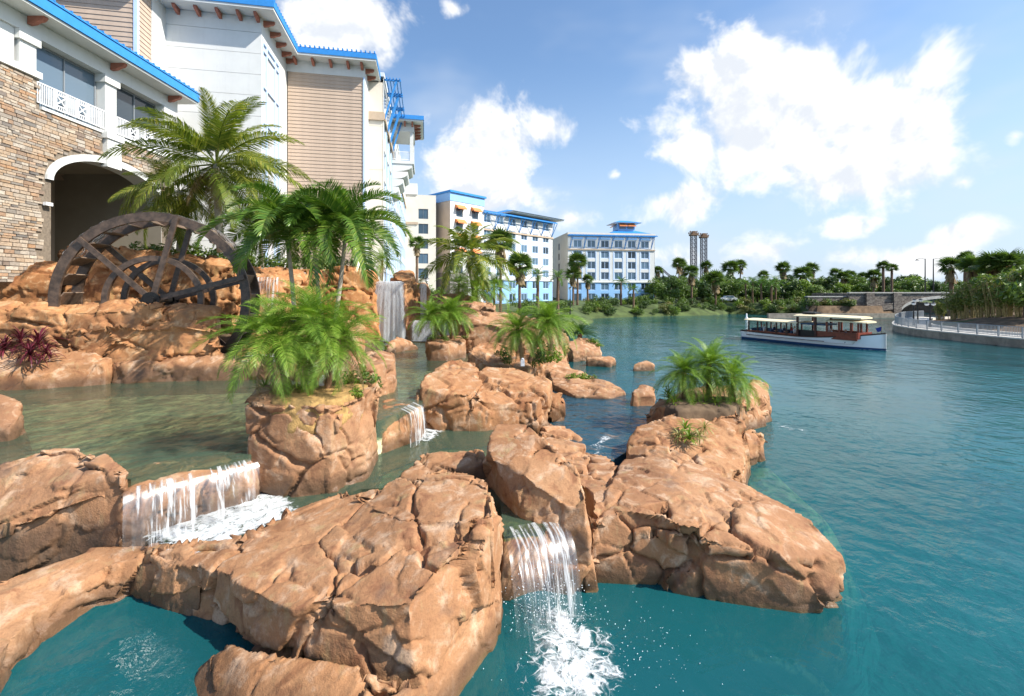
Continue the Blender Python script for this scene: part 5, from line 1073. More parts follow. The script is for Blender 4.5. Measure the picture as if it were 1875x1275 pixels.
# bamboo and trees on the right bank
BAM = []
for k in range(2):
    me = leafball('foliage', (1.5, 1.5, 2.2), 1300, .20, 'bamboo_leaf', 120 + k, 14); BAM.append(me)
m = MB(); rb = random.Random(2)
for j in range(26): a = rb.uniform(0, 6.28); r_ = rb.uniform(.1, .9); m.tube([(math.cos(a) * r_ * .6, math.sin(a) * r_ * .6, -.2), (math.cos(a) * r_, math.sin(a) * r_, 2.2), (math.cos(a) * r_ * 1.5, math.sin(a) * r_ * 1.5, 4.2)], [.035, .03, .015], 5)
pm('cane', (.34, .27, .11), .6, .3, 5); CANE = m.mesh('canes', 'cane')
for i, (px, D, s) in enumerate(((1722, 72, .75), (1742, 68, .9), (1762, 66, 1.), (1780, 64, 1.05), (1798, 62, 1.05), (1815, 60, 1.1), (1832, 58, 1.05), (1755, 74, .9), (1790, 72, 1.), (1825, 70, 1.), (1850, 57, 1.15), (1872, 55, 1.2), (1860, 66, 1.2), (1890, 58, 1.2))):
    p = W(px, 580, D); z = ground_z(p.x, p.y); o = empty('bamboo', (p.x, p.y, z), i); o.scale = (s,) * 3; tag(o, 'yellowish bamboo clump on the mulch bank at right', 'bamboo', 'bamboo clumps on the right bank'); ob('canes', CANE, o); ob('foliage', BAM[i % 2], o, (0, 0, 2.6))
for px, D, s, k in ((1845, 60, 1.0, 5), (1878, 54, 1.1, 0)): p = W(px, 560, D); tree(p.x, p.y, s, k, 'leafy tree behind the railing at the right edge' if k else 'tree at the very right edge behind the railing', 'trees on the right bank')
# ---- small plants on the rocks
RO = {'red': [ros_mesh('foliage', 46, .75, .026, 1.5, 'red_leaf', 200 + k, 88, -20) for k in range(2)], 'var': [ros_mesh('foliage', 34, .48, .020, 1.3, 'varieg_leaf', 210 + k) for k in range(2)],
      'straw': [ros_mesh('foliage', 36, .52, .022, 1.7, 'straw_leaf', 220 + k, 80, -10) for k in range(2)], 'grn': [ros_mesh('foliage', 34, .5, .026, 1.4, 'bright_leaf', 230 + k) for k in range(2)]}
for k, (x, y, D, s) in enumerate(((8, 640, 16.8, 1.15), (38, 628, 17.0, 1.2), (70, 632, 16.8, 1.35), (55, 650, 16.3, 1.1), (85, 648, 16.4, .9))): plant('cordyline', 'dark red spiky plant on the rock shelf at far left', RO['red'][k % 2], W(x, y, D), s, k, 'dark red plants at far left')
for k, (x, y) in enumerate(((505, 722), (530, 728), (552, 722), (485, 716))): plant('spider_plant', 'striped pale green strap-leaved plant on the front of the big planter', RO['var'][k % 2], G(x, y, 3.13), 1., k, 'striped plants on the planter')
for k, (x, y, s, m_k) in enumerate(((640, 702, .42, 1), (665, 694, .40, 0), (680, 700, .34, 0), (655, 715, .22, 1))): p = G(x, y, 3.2); shrub(p.x, p.y, s, m_k, ('leafy light green bush right of the feathery palms', 'dark glossy bush on the right end of the planter', 'small dark bush at the right corner of the planter', 'low yellow-green plant on the planter soil')[k], None, 3.05)
for k, (x, y, D, s) in enumerate(((1243, 800, 13.0, .8), (1262, 806, 12.8, .9), (1280, 800, 12.8, .8), (1255, 786, 13.3, .85), (1290, 785, 13.2, .8))): plant('bromeliad', 'straw-coloured grassy tuft in the hollow of the right outcrop', RO['straw' if k % 2 == 0 else 'grn'][k % 2], W(x, y, D), s, k, 'grassy tufts on the right outcrop')
for k, (x, y, D) in enumerate(((1235, 742, 15.2), (1270, 745, 15), (1310, 745, 15), (1345, 742, 15.2), (1360, 728, 15.6), (1225, 730, 15.8))): plant('fern', 'green strappy undergrowth below the lakeside date palms', RO['grn'][k % 2], W(x, y, D), 1.1, k, 'undergrowth below the lakeside palms')
for k, (x, y, z, s, mk) in enumerate(((1050, 692, 1.1, .55, 1), (1068, 690, 1.1, .5, 1), (1082, 692, 1.05, .4, 0))): p = G(x, y, z); shrub(p.x, p.y, s, mk, 'bright leafy ground cover on the low rock bar', 'ground cover on the low rock bar', z - .15, .6)
for k, (x, y, D, s, mk) in enumerate(((985, 655, 19.6, .5, 0), (1010, 652, 20, .55, 1), (925, 650, 20, .5, 0), (1000, 640, 21, .6, 0))): p = W(x, y, D); shrub(p.x, p.y, s, mk, 'bush at the foot of the leaning date palms', 'bushes under the leaning palms', p.z - .3)
for k, (x, y, D, s) in enumerate(((790, 614, 23.2, .4), (815, 616, 23, .35), (845, 614, 23.4, .4))): p = W(x, y, D); shrub(p.x, p.y, s, 3 if k == 2 else 0, 'low greenery on top of the small square planter', 'greenery on the square planter', p.z - .2, .5)
for k, (x, y, D, s) in enumerate(((1085, 622, 38, .7), (1098, 628, 37.5, .5), (1040, 622, 38, .6))): p = W(x, y, D); shrub(p.x, p.y, s, 1, 'light green plant beside the sago palm', 'plants beside the sago palm', p.z - .3, .6)
for k, (x, y, D, s) in enumerate(((10, 470, 20.8, .5), (30, 472, 21, .4))): p = W(x, y, D); shrub(p.x, p.y, s, 1, 'small green plant on the rocks below the stone lodge', 'plants below the stone lodge', p.z - .1, .6)
# ------------------------------------------------------------------ water wheel
pm('wheel_wood', (.085, .055, .038), .38, .45, 5, .5, 30, .6); pm('wheel_plank', (.20, .14, .10), .5, .35, 5, .4, 30, .5); pm('iron', (.03, .03, .03), .4, .2, 8, metallic=.6)
wc = W(297, 549, 19.95); wheel = empty('water_wheel', wc, R(13)); tag(wheel, 'large dark wooden water wheel standing between the golden rock walls', 'water wheel')
def ring(r0, r1, y0, y1, n=72, a0=0, a1=2 * math.pi):
    m = MB(); V = []
    for i in range(n):
        a = 2 * math.pi * i / n; c, s = math.cos(a), math.sin(a); V += [(r0 * c, y0, r0 * s), (r1 * c, y0, r1 * s), (r1 * c, y1, r1 * s), (r0 * c, y1, r0 * s)]
    m.add(V, [(i * 4 + k, i * 4 + (k + 1) % 4, ((i + 1) % n) * 4 + (k + 1) % 4, ((i + 1) % n) * 4 + k) for i in range(n) for k in range(4)]); return m
RW = 3.72
for y in (-.72, .60): ring(RW - .37, RW, y, y + .12).build('rim', 'wheel_wood', wheel); ring(1.66, 1.88, y - .02, y + .14).build('inner_ring', 'wheel_wood', wheel)
for y in (-.80, .66):
    for k in range(6):
        a = R(16 + 60 * k); m = MB(); m.bar((.2 * math.cos(a), y, .2 * math.sin(a)), ((RW - .08) * math.cos(a), y, (RW - .08) * math.sin(a)), .21, .10, (0, 1, 0)); m.build('spoke', 'wheel_wood', wheel)
BK = MB(); BK.add([(-.40, -.6, -.30), (.02, -.6, .26), (.02, .6, .26), (-.40, .6, -.30), (-.37, -.6, -.33), (.05, -.6, .23), (.05, .6, .23), (-.37, .6, -.33)], [(0, 1, 2, 3), (7, 6, 5, 4), (0, 4, 5, 1), (1, 5, 6, 2), (2, 6, 7, 3), (3, 7, 4, 0)]); BK = BK.mesh('bucket', 'wheel_plank')
for k in range(26):
    b = ob('bucket', BK, wheel); a = 2 * math.pi * k / 26; b.matrix_basis = Matrix.Rotation(-a, 4, 'Y') @ T(RW - .1, 0, 0)
m = MB(Matrix.Rotation(R(90), 4, 'X')); m.lathe([(.17, -1.1), (.17, 1.1)], 14); m.build('axle', 'iron', wheel)
for y in (-.9, .78): m = MB(Matrix.Translation((0, y, 0)) @ Matrix.Rotation(R(90), 4, 'X')); m.lathe([(.34, -.06), (.34, .06)], 16); m.build('hub', 'iron', wheel)
m = MB()
for y in (-1.05, .95): m.box(-.2, .2, y - .12, y + .12, -3.0, -.16)
m.build('bearing_post', 'wheel_wood', wheel)
# water clinging to the turning rim
V = []; UV = []; n = 60
for i in range(n + 1):
    a = R(150 - 118 * i / n)
    for j, y in enumerate((-.84, -.3, .3, .8)): rr = RW + .015 + .03 * math.sin(i * 1.7 + j); V.append((rr * math.cos(a), y, rr * math.sin(a))); UV.append((j * .35, i / n * 2))
me = npmesh('water_film', V, [(i * 4 + j, i * 4 + j + 1, i * 4 + j + 5, i * 4 + j + 4) for i in range(n) for j in range(3)], 'fall_thin'); ul = me.uv_layers.new(name='UVMap')
for lp in me.loops: ul.data[lp.index].uv = UV[lp.vertex_index]
at = me.attributes.new('edge', 'FLOAT', 'POINT'); at.data.foreach_set('value', np.full(len(V), .8, np.float32)); ob('water_film', me, wheel)
# ------------------------------------------------------------------ boat
pm('hull_white', (.78, .80, .82), .3, .03, .8, spec=.5); pm('hull_blue', (.015, .05, .14), .35, .1); pm('mahogany', (.16, .035, .02), .35, .25, 3, spec=.5); pm('dark_wood', (.06, .025, .02), .4, .2, 3); pm('cream_roof', (.74, .62, .40), .5, .05, 1); pm('deck', (.3, .2, .12), .6, .2, 3); pm('seat_blue', (.05, .09, .16), .7, .1); pm('flag_blue', (.02, .06, .35), .7, .1); pm('black', (.015, .015, .017), .4, .1)
sx, bx_ = Vector((27.7, 53.6, 0)), Vector((34.3, 41.7, 0)); dv = (bx_ - sx).normalized(); BL = (bx_ - sx).length
boat = empty('tour_boat', sx, math.atan2(dv.y, dv.x)); tag(boat, 'white passenger launch with mahogany cabin and cream roofs on the lake', 'boat')
def hb(t): return 1.25 + .35 * math.sin(min(t, .55) / .55 * math.pi / 2) if t < .55 else 1.6 * (1 - ((t - .55) / .45) ** 2.3) + .03
def dk(t): return .92 - .10 * math.sin(t * math.pi) + .68 * max(0, (t - .45) / .55) ** 1.8
NS = 40; rows = [(lambda t, z=z: z) for z in (-.35, .0, .22)]
def loft(z0, z1, pad, inset=0):
    V = []
    for i in range(NS + 1):
        t = i / NS; b = hb(t); x = t * BL
        for s in (1, -1):
            for zf in (0, .5, 1):
                z = z0(t) + (z1(t) - z0(t)) * zf; fl = .80 + .20 * max(0, min(1, (z + .3) / (dk(t) + .3))); V.append((x, s * (b * fl + pad), z))
    Fs = []
    for i in range(NS):
        for s in (0, 1):
            for k in (0, 1): a = i * 6 + s * 3 + k; q = (a, a + 6, a + 7, a + 1); Fs.append(q if s else q[::-1])
    Fs += [(0, 1, 4, 3), (1, 2, 5, 4), tuple(NS * 6 + k for k in (3, 4, 1, 0)), tuple(NS * 6 + k for k in (4, 5, 2, 1))]
    m = MB(); m.add(V, Fs); return m
loft(lambda t: .16, lambda t: dk(t), 0).build('hull', 'hull_white', boat, True); loft(lambda t: -.4, lambda t: .2, .012).build('boot_stripe', 'hull_blue', boat, True)
loft(lambda t: dk(t) - .06, lambda t: dk(t) + .06, .035).build('gunwale', 'dark_wood', boat)
m = MB()
for s in (-1, 1): m.tube([(.05 * BL + i * .6, s * (hb((.05 * BL + i * .6) / BL) * .93 + .02), .52) for i in range(15)], .035, 6)
m.build('rub_rail', 'dark_wood', boat)
m = MB(); m.add([(t * BL, s * hb(t) * .98, dk(t) - .12 if t > .86 or t < .05 else .42) for t in [i / 24 for i in range(25)] for s in (-1, 1)], [(i * 2, i * 2 + 2, i * 2 + 3, i * 2 + 1) for i in range(24)]); m.build('deck', 'deck', boat)
def roofmesh(x0, x1, w, z, cam_, sheer, nose=0.):
    m = MB(); V = []; n = 14
    for i in range(n + 1):
        t = i / n; x = x0 + (x1 - x0) * t; ww = w * (1 - nose * max(0, (t - .8) / .2) ** 2)
        for y in (-1, -.6, 0, .6, 1): V += [(x, y * ww, z + cam_ * (1 - y * y) + sheer * (t - .5) ** 2 * 4)]
        for y in (-1, 1): V += [(x, y * ww, z - .10 + sheer * (t - .5) ** 2 * 4)]
    Fs = [(i * 7 + k, i * 7 + 7 + k, i * 7 + 8 + k, i * 7 + k + 1) for i in range(n) for k in range(4)]
    Fs += [(i * 7 + 5, i * 7 + 12, i * 7 + 7, i * 7) for i in range(n)] + [(i * 7 + 4, i * 7 + 11, i * 7 + 13, i * 7 + 6) for i in range(n)] + [(i * 7 + 6, i * 7 + 13, i * 7 + 12, i * 7 + 5) for i in range(n)]
    Fs += [(5, 0, 1, 2, 3, 4, 6), tuple(n * 7 + k for k in (6, 4, 3, 2, 1, 0, 5))]; m.add(V, Fs); return m
roofmesh(.7, 6.6, 1.62, 2.22, .12, .03).build('roof', 'cream_roof', boat, False); roofmesh(6.2, 12.1, 1.66, 2.98, .14, -.03, .35).build('roof', 'cream_roof', boat); roofmesh(9.2, 12.5, 1.50, 2.62, .12, -.04, .4).build('canopy', 'cream_roof', boat)
def post(x, z0, z1, w=.12, mat='dark_wood'):
    for s in (-1, 1): m = MB(); y = s * (hb(min(x / BL, .86)) - .14); m.box(x - w / 2, x + w / 2, y - w / 2, y + w / 2, z0, z1); m.build('post', mat, boat)
for x in (1.0, 2.1, 3.2, 4.3, 5.4): post(x, .9, 2.18)
for x in (6.55, 8.3): post(x, .8, 2.95, .17)
for x in (9.3, 10.3, 11.2, 11.75): post(x, 1.5, 2.6, .14, 'mahogany')
m = MB()
for s in (-1, 1): m.box(8.3, 11.9, s * 1.38 - .05, s * 1.38 + .05, .8, 1.52)
m.box(11.8, 11.95, -1.33, 1.33, .95, 1.55); m.build('cabin_side', 'mahogany', boat)
m = MB()
for s in (-1, 1): m.box(.9, 6.4, s * 1.36 - .03, s * 1.36 + .03, .85, 1.05)
m.build('coaming', 'mahogany', boat)
for x in (1.5, 2.6, 3.7, 4.8, 5.9, 9.4, 10.6): m = MB(); m.box(x - .2, x + .2, -1.15, 1.15, .5, .86); m.box(x - .24, x - .16, -1.15, 1.15, .86, 1.3); m.build('bench', 'seat_blue', boat)
m = MB(); m.box(6.6, 8.2, -1.30, -1.24, .4, 1.5); m.build('boarding_gate', 'black', boat)
m = MB(); m.box(6.7, 9.0, -1.2, 1.2, 2.05, 2.2); m.build('dashboard_awning', 'seat_blue', boat)
m = MB(); m.box(6.5, 7.8, -.6, .6, 3.12, 3.3); m.build('roof_box', 'black', boat)
m = MB(); m.tube([(13.2, 0, 1.5), (13.25, 0, 2.2)], .02, 6); fp = m.build('flag_staff', 'dark_wood', boat); m = MB(); m.add([(13.24, 0, 2.2), (13.24, 0, 1.8), (12.9, .12, 1.65), (12.75, .05, 2.0)], [(0, 1, 2, 3)]); m.build('flag', 'flag_blue', fp)
# seated passengers: one skinned figure, varied clothing
pm('skin', (.50, .30, .21), .6, .1); pm('hair', (.05, .03, .02), .7, .2); pm('shirt_white', (.72, .72, .72), .8, .05); pm('shirt_navy', (.03, .04, .09), .8, .1); pm('shirt_red', (.35, .05, .05), .8, .1); pm('trousers', (.08, .08, .10), .8, .1)
def figure(seated=True):
    J = [((0, 0, .0), .15), ((0, 0, .22), .14), ((0, 0, .46), .16), ((0, 0, .56), .06), ((.02, 0, .64), .075), ((.02, 0, .74), .095), ((.01, 0, .83), .075),
         ((0, .19, .45), .06), ((.06, .24, .22), .045), ((.26, .20, .16), .035), ((.34, .18, .16), .04), ((0, -.19, .45), .06), ((.06, -.24, .22), .045), ((.26, -.20, .16), .035), ((.34, -.18, .16), .04)]
    legs = [((.05, .10, -.02), .09), ((.44, .11, -.0), .065), ((.46, .11, -.42), .05), ((.58, .11, -.45), .04)] if seated else [((0, .09, -.06), .09), ((.02, .10, -.45), .065), ((0, .10, -.86), .05), ((.12, .10, -.9), .04)]
    E = [(0, 1), (1, 2), (2, 3), (3, 4), (4, 5), (5, 6), (2, 7), (7, 8), (8, 9), (9, 10), (2, 11), (11, 12), (12, 13), (13, 14)]
    for s in (1, -1):
        b = len(J); J = J + [((x, y * s, z), r) for (x, y, z), r in legs]; E += [(0, b), (b, b + 1), (b + 1, b + 2), (b + 2, b + 3)]
    me = bpy.data.meshes.new('p'); me.from_pydata([j[0] for j in J], E, []); o = bpy.data.objects.new('p', me); COL.objects.link(o)
    o.modifiers.new('s', 'SKIN'); sub = o.modifiers.new('u', 'SUBSURF'); sub.levels = 1; sub.render_levels = 1
    for i, j in enumerate(J): me.skin_vertices[0].data[i].radius = (j[1], j[1]); me.skin_vertices[0].data[i].use_root = i == 0
    r = bpy.data.meshes.new_from_object(o.evaluated_get(bpy.context.evaluated_depsgraph_get())); bpy.data.objects.remove(o); return r
def dress(src, shirt):
    me = src.copy(); me.materials.clear(); me.name = 'person'
    for k in ('skin', 'hair', shirt, 'trousers'): me.materials.append(MATS[k])
    for p in me.polygons:
        c = p.center; p.use_smooth = True
        p.material_index = (1 if c.z > .78 or (c.z > .66 and c.x < -.02) else 0) if c.z > .57 else (3 if c.z < .06 else (0 if (c.x > .12 and c.z < .3) else 2))
    return me
base_f = figure(); stand_f = figure(False); PM = [dress(base_f, s) for s in ('shirt_white', 'shirt_navy', 'shirt_red')]
B2W = Matrix.Translation(sx) @ RZ(math.atan2(dv.y, dv.x))
for k, (x, y, c, lb) in enumerate(((2.6, -.8, 0, 'seated passenger in white under the rear roof nearest the stern'), (3.7, -.75, 1, 'seated passenger in dark clothes, second from the stern'), (4.8, -.8, 1, 'seated passenger in dark clothes just left of the one in white amidships'), (5.9, -.8, 0, 'seated passenger in white beside the raised cabin'), (4.8, .6, 2, 'seated passenger in red on the far side of the boat'), (9.4, -.7, 0, 'seated passenger in pale shirt inside the mahogany cabin'), (10.6, -.6, 1, 'seated passenger in dark shirt near the cabin front'))):
    o = tag(ob('person', PM[c]), lb, 'person', 'boat passengers'); o.matrix_basis = B2W @ T(x - .02, y, .98)
o = tag(ob('person', dress(stand_f, 'shirt_white')), 'standing boat pilot in white shirt by the cabin post', 'person', 'boat passengers'); o.matrix_basis = B2W @ T(8.9, -.3, 1.36)
foam('boat_wake', [tuple((B2W @ Vector(p)).xy) for p in ((-.2, -1.2, 0), (-.2, 1.2, 0), (-6, 1.8, 0), (-11, 2.2, 0), (-11, .8, 0), (-6, 0, 0), (-4, -1, 0))], 0, None, 1.2, .85, .03, .15)['label'] = 'faint wake behind the passenger launch'
foam('bow_wave', [tuple((B2W @ Vector(p)).xy) for p in ((13.9, -.3, 0), (14.2, 0, 0), (13.9, .5, 0), (11.5, 1.7, 0), (11.5, -1.7, 0))], 0, None, .3, .9, .03, .1)['label'] = 'small white ripple at the bow of the launch'
# ------------------------------------------------------------------ bridge and quay
def stonewall(name):
    m, t, out = newmat(name); p = t.new('ShaderNodeBsdfPrincipled'); o = t.new('ShaderNodeNewGeometry').outputs['Position']
    v = t.new('ShaderNodeTexVoronoi'); t.set(v.inputs['Vector'], t.vmath('MULTIPLY', o, (1.5, 1.5, 3.2))); v.inputs['Scale'].default_value = 1.5
    e = t.new('ShaderNodeTexVoronoi'); e.feature = 'DISTANCE_TO_EDGE'; t.set(e.inputs['Vector'], t.vmath('MULTIPLY', o, (1.5, 1.5, 3.2))); e.inputs['Scale'].default_value = 1.5
    sp = t.new('ShaderNodeSeparateXYZ'); t.l.new(v.outputs['Color'], sp.inputs[0])
    c = t.ramp(sp.outputs[0], [(0, (.11, .09, .075)), (.5, (.20, .165, .14)), (1, (.28, .24, .20))]); c = t.mix(t.map(e.outputs[0], .0, .06, 1, 0), c, (.10, .085, .075))
    t.set(p.inputs['Base Color'], c); p.inputs['Roughness'].default_value = .9; t.l.new(t.bump(t.map(e.outputs[0], 0, .12), .8, .06), p.inputs['Normal']); t.l.new(p.outputs[0], out.inputs[0])
stonewall('rubble')
br = wroot('stone_bridge', (91, 100, 0)); tag(br, 'grey stone bridge with a low concrete arch at right', 'bridge')
BRM = Matrix.Translation((0, 95, 0)); XA, RA, ZS, ZA = 91.3, 10.2, .9, 4.0; ZT = 5.0; x0, x1 = 70.5, 128
def az_(x): q = (x - XA) / RA; return ZS + (ZA - ZS) * math.sqrt(max(0, 1 - q * q))
st = [x0, XA - RA] + [XA - RA * math.cos(math.pi * i / 28) for i in range(1, 28)] + [XA + RA, x1]; m = MB(BRM); tr = MB(BRM)
for a, b in zip(st, st[1:]):
    ins = a > XA - RA - .01 and b < XA + RA + .01; za, zb = (az_(a), az_(b)) if ins else (-1, -1)
    m.add([(a, 0, za), (b, 0, zb), (b, 0, ZT), (a, 0, ZT), (a, 12, za), (b, 12, zb), (b, 12, ZT), (a, 12, ZT)], [(0, 1, 2, 3), (7, 6, 5, 4), (3, 2, 6, 7)] + ([] if ins else [(0, 3, 7, 4), (1, 5, 6, 2)]))
    if ins: tr.add([(a, -.15, za - .02), (b, -.15, zb - .02), (b, -.15, zb + .55), (a, -.15, za + .55), (a, 12, za - .02), (b, 12, zb - .02), (b, -.02, zb + .55), (a, -.02, za + .55)], [(0, 1, 2, 3), (0, 4, 5, 1), (3, 2, 6, 7)])
m.build('wall', 'rubble', br); tr.build('arch_ring', 'concrete', br); mbox(br, 'coping', BRM, (x0 - .2, x1, -.2, .5, ZT, ZT + .25), 'concrete')
for x in (74.5, 80.2): mbox(br, 'pier', BRM, (x - .8, x + .8, -.5, -.003, -1, ZT + .1), 'rubble')
mbox(br, 'wing_wall', BRM, (62.5, x0 - .01, 1, 1.8, -1, 4.2), 'rubble'); mbox(br, 'coping', BRM, (62.3, x0 - .01, .9, 1.9, 4.2, 4.4), 'concrete')
m = MB(); m.bar((66, 94.2, 1.5), (79.3, 94.7, 2.9), .3, .16); m.bar((66, 94.2, .9), (79.3, 94.7, 2.2), .24, 1.0); tag(m.build('ramp_wall', 'rubble'), 'sloping concrete ramp wall left of the stone bridge', 'wall')
qp = [(52, 92.5), (60, 92.9), (70, 93.3), (80.6, 93.8)]; m = MB()
for a, b in zip(qp, qp[1:]): m.bar((*a, .15), (*b, .15), .6, 1.5)
tag(m.build('quay_wall', 'old_concrete'), 'low concrete quay wall along the water left of the bridge arch', 'wall')
def streetlight(x, arm, lb):
    o = wroot('street_light', (x, 97, ZT)); tag(o, lb, 'street light', 'street lights on the bridge'); z1 = W(0, 474, 97).z; m = MB(); m.tube([(x, 97, ZT), (x, 97, z1)], [.13, .08], 8); m.build('pole', 'black', o); m = MB(); m.tube([(x, 97, z1 - .1), (x + arm * .8, 97, z1 + .1), (x + arm * 1.7, 97, z1 - .05)], .05, 6); m.build('arm', 'black', o); m = MB(); m.lathe([(.08, .3), (.2, .12), (.42, 0)], 10, (x + arm * 1.7, 97, z1 - .35)); m.build('lamp_head', 'black', o)
streetlight(W(1694, 0, 97).x, -1, 'tall black street light with arm to the left on the bridge'); streetlight(W(1709, 0, 97).x, 1, 'tall black street light with arm to the right on the bridge')
# ------------------------------------------------------------------ promenade with railing
pts = [G(*p, 0).xy for p in [(1690, 590), (1655, 593), (1640, 600), (1642, 607), (1668, 613), (1700, 618), (1760, 625), (1830, 632.5), (1875, 637)]] + [Vector((51.5, 36)), Vector((53, 26)), Vector((56, 14))]
def catmull(P, n):
    P = [Vector((p.x, p.y, 0)) for p in P]; out = []
    for i in range(len(P) - 1):
        a, b, c, d_ = P[max(i - 1, 0)], P[i], P[i + 1], P[min(i + 2, len(P) - 1)]
        for k in range(n): t = k / n; out.append(.5 * ((2 * b) + (c - a) * t + (2 * a - 5 * b + 4 * c - d_) * t * t + (3 * b - a - 3 * c + d_) * t ** 3))
    return out + [P[-1]]
cv = catmull(pts, 8); nr = []
for i in range(len(cv)): t = (cv[min(i + 1, len(cv) - 1)] - cv[max(i - 1, 0)]).normalized(); nr.append(Vector((-t.y, t.x, 0)) if True else None)
sgn = 1 if (cv[-1] + nr[-1]).x > cv[-1].x else -1; nr = [n * sgn for n in nr]
def strip(name, mat, o0, o1, z0, z1, label=None, cat=None, kind=None, parent=None):
    m = MB(); V = []
    for p, n in zip(cv, nr): a, b = p + n * o0, p + n * o1; V += [(a.x, a.y, z0), (a.x, a.y, z1), (b.x, b.y, z1), (b.x, b.y, z0)]
    m.add(V, [(i * 4 + k, i * 4 + 4 + k, i * 4 + 5 + k, i * 4 + k + 1) for i in range(len(cv) - 1) for k in range(3)] + [(0, 1, 2, 3), tuple((len(cv) - 1) * 4 + k for k in (3, 2, 1, 0))]); return tag(m.build(name, mat, parent), label, cat, None, kind)
rt = strip('retaining_wall', 'old_concrete', -.25, .35, -1.5, .80, 'curved concrete retaining wall along the water at right', 'wall'); strip('coping', 'concrete', -.32, .42, .802, .92, parent=rt)
strip('promenade', 'concrete', .43, 3.4, .6, .90, kind='structure'); strip('kerb', 'cream_wall', 3.41, 3.75, .6, 1.15, kind='structure')
pm('rail_grey', (.27, .29, .31), .5, .06, 3, metallic=.2)
rl = wroot('metal_railing', (cv[20].x, cv[20].y, .92)); tag(rl, 'grey metal picket railing along the curved promenade at right', 'railing')
for nm, z in (('top_rail', 1.98), ('bottom_rail', 1.02)):
    m = MB(); m.tube([p + n * .05 + Vector((0, 0, z)) for p, n in zip(cv, nr)], .035, 6); m.build(nm, 'rail_grey', rl)
pk = MB(); pos = MB(); acc = 0.; nxt = 0; POST = MB(); POST.box(-.05, .05, -.05, .05, .9, 2.0); POST = POST.mesh('post', 'rail_grey'); step = 0
for i in range(len(cv) - 1):
    a, b = cv[i] + nr[i] * .05, cv[i + 1] + nr[i + 1] * .05; L = (b - a).length
    while nxt <= acc + L:
        q = a.lerp(b, (nxt - acc) / L)
        if step % 16 == 0: ob('post', POST, rl, q)
        else: pk.box(q.x - .014, q.x + .014, q.y - .014, q.y + .014, 1.0, 1.97)
        step += 1; nxt += .125
    acc += L
tag(pk.build('picket', 'rail_grey', rl), kind='stuff')
def lamp(name, label, p, h, heads, grp):
    p = Vector(p); o = wroot(name, p); tag(o, label, 'lamp post', grp); m = MB(); m.lathe([(.16, 0), (.16, .3), (.09, .5), (.06, h * .9), (.05, h)], 10, p); m.build('post', 'black', o)
    for s in ((-1, 1) if heads == 2 else (0,)):
        c = p + Vector((s * .42, 0, h)); m = MB(); m.tube([p + Vector((0, 0, h - .15)), c + Vector((0, 0, .1))], .03, 6); m.lathe([(.06, .42), (.25, .3), (.28, .24)], 10, c); m.build('lamp_head', 'black', o); m = MB(); m.lathe([(.24, .235), (.2, .05), (.1, -.02)], 10, c); m.build('globe', 'white_paint', o)
for k, (px, D, lb) in enumerate(((1673, 60.5, 'black promenade lamp post, leftmost by the railing tip'), (1680.5, 64, 'black promenade lamp post just right of the leftmost one'), (1703, 58, 'black double-headed lamp post, rightmost by the bamboo'))):
    q = W(px, 590, D); lamp('lamp_post', lb, (q.x, q.y, .9), 2.75 if k != 1 else 3.1, 2 if k else 1, 'lamp posts on the promenade')
q = W(781, 545, 44); lamp('lamp_post', 'small black lamp post beyond the tall waterfall', (q.x, q.y, ground_z(q.x, q.y)), W(781, 516, 44).z - ground_z(q.x, q.y), 1, 'lamp posts near the hotels'); q = W(1044, 560, 76); lamp('lamp_post', 'small black lamp post before the farthest hotel wing', (q.x, q.y, ground_z(q.x, q.y)), 4.2, 1, 'lamp posts near the hotels')
# ------------------------------------------------------------------ distant ride towers and track
pm('ride_steel', (.10, .09, .11), .5, .2, 1); pm('ride_rust', (.20, .12, .07), .7, .3, 1)
def rtower(px, ytop, lb):
    D = 300; p = W(px, ytop, D); zt = p.z - 3.2; o = wroot('ride_tower', (p.x, D, 3)); tag(o, lb, 'tower', 'twin ride towers on the skyline'); m = MB(); h = 1.5
    C = [(p.x + a * h, D + b * h) for a, b in ((-1, -1), (1, -1), (1, 1), (-1, 1))]
    for c in C: m.bar((*c, 0), (*c, zt), .42)
    n = 16
    for i in range(n):
        z0, z1 = i * zt / n, (i + 1) * zt / n
        for a, b in zip(C, C[1:] + C[:1]): m.bar((*a, z0), (*b, z1), .16); m.bar((*b, z0), (*a, z1), .16); m.bar((*a, z1), (*b, z1), .2)
    m.build('lattice', 'ride_steel', o); m = MB(); m.box(p.x - 2.3, p.x + 2.3, D - 2.3, D + 2.3, zt, zt + 1.1); m.build('platform', 'ride_rust', o); m = MB()
    for s in (-1, 1):
        m.bar((p.x, D, zt + 1.2), (p.x + s * 3.4, D, zt + 1.9), .5); m.bar((p.x + s * 1.5, D, zt + 1.3), (p.x + s * 2.3, D, zt + 3.2), .45); m.bar((p.x + s * 3.0, D, zt + 1.0), (p.x + s * 3.4, D, zt + 1.9), .4)
    m.bar((p.x - 2.6, D, zt + 2.6), (p.x + 2.6, D, zt + 2.6), .4); m.box(p.x - 1, p.x + 1, D - 1, D + 1, zt + 1.1, zt + 3); m.build('crown_frame', 'ride_rust', o)
rtower(1270, 423, 'dark lattice ride tower, left of the pair on the skyline'); rtower(1288.5, 427, 'dark lattice ride tower, right of the pair on the skyline')
m = MB(); P = [W(x, y, 300) for x, y in ((1196, 500), (1201, 490), (1206, 488), (1214, 493), (1224, 502), (1234, 508), (1246, 509))]; cvv = catmull([Vector((p.x, p.z)) for p in P], 5)
tk = wroot('coaster_track', (P[3].x, 300, 3)); tag(tk, 'thin dark roller coaster track rising above the trees', 'track')
for dz_ in (0, 1.1): m.tube([(c.x, 300, c.y - dz_) for c in cvv], .32, 6)
m.build('rail', 'ride_steel', tk)
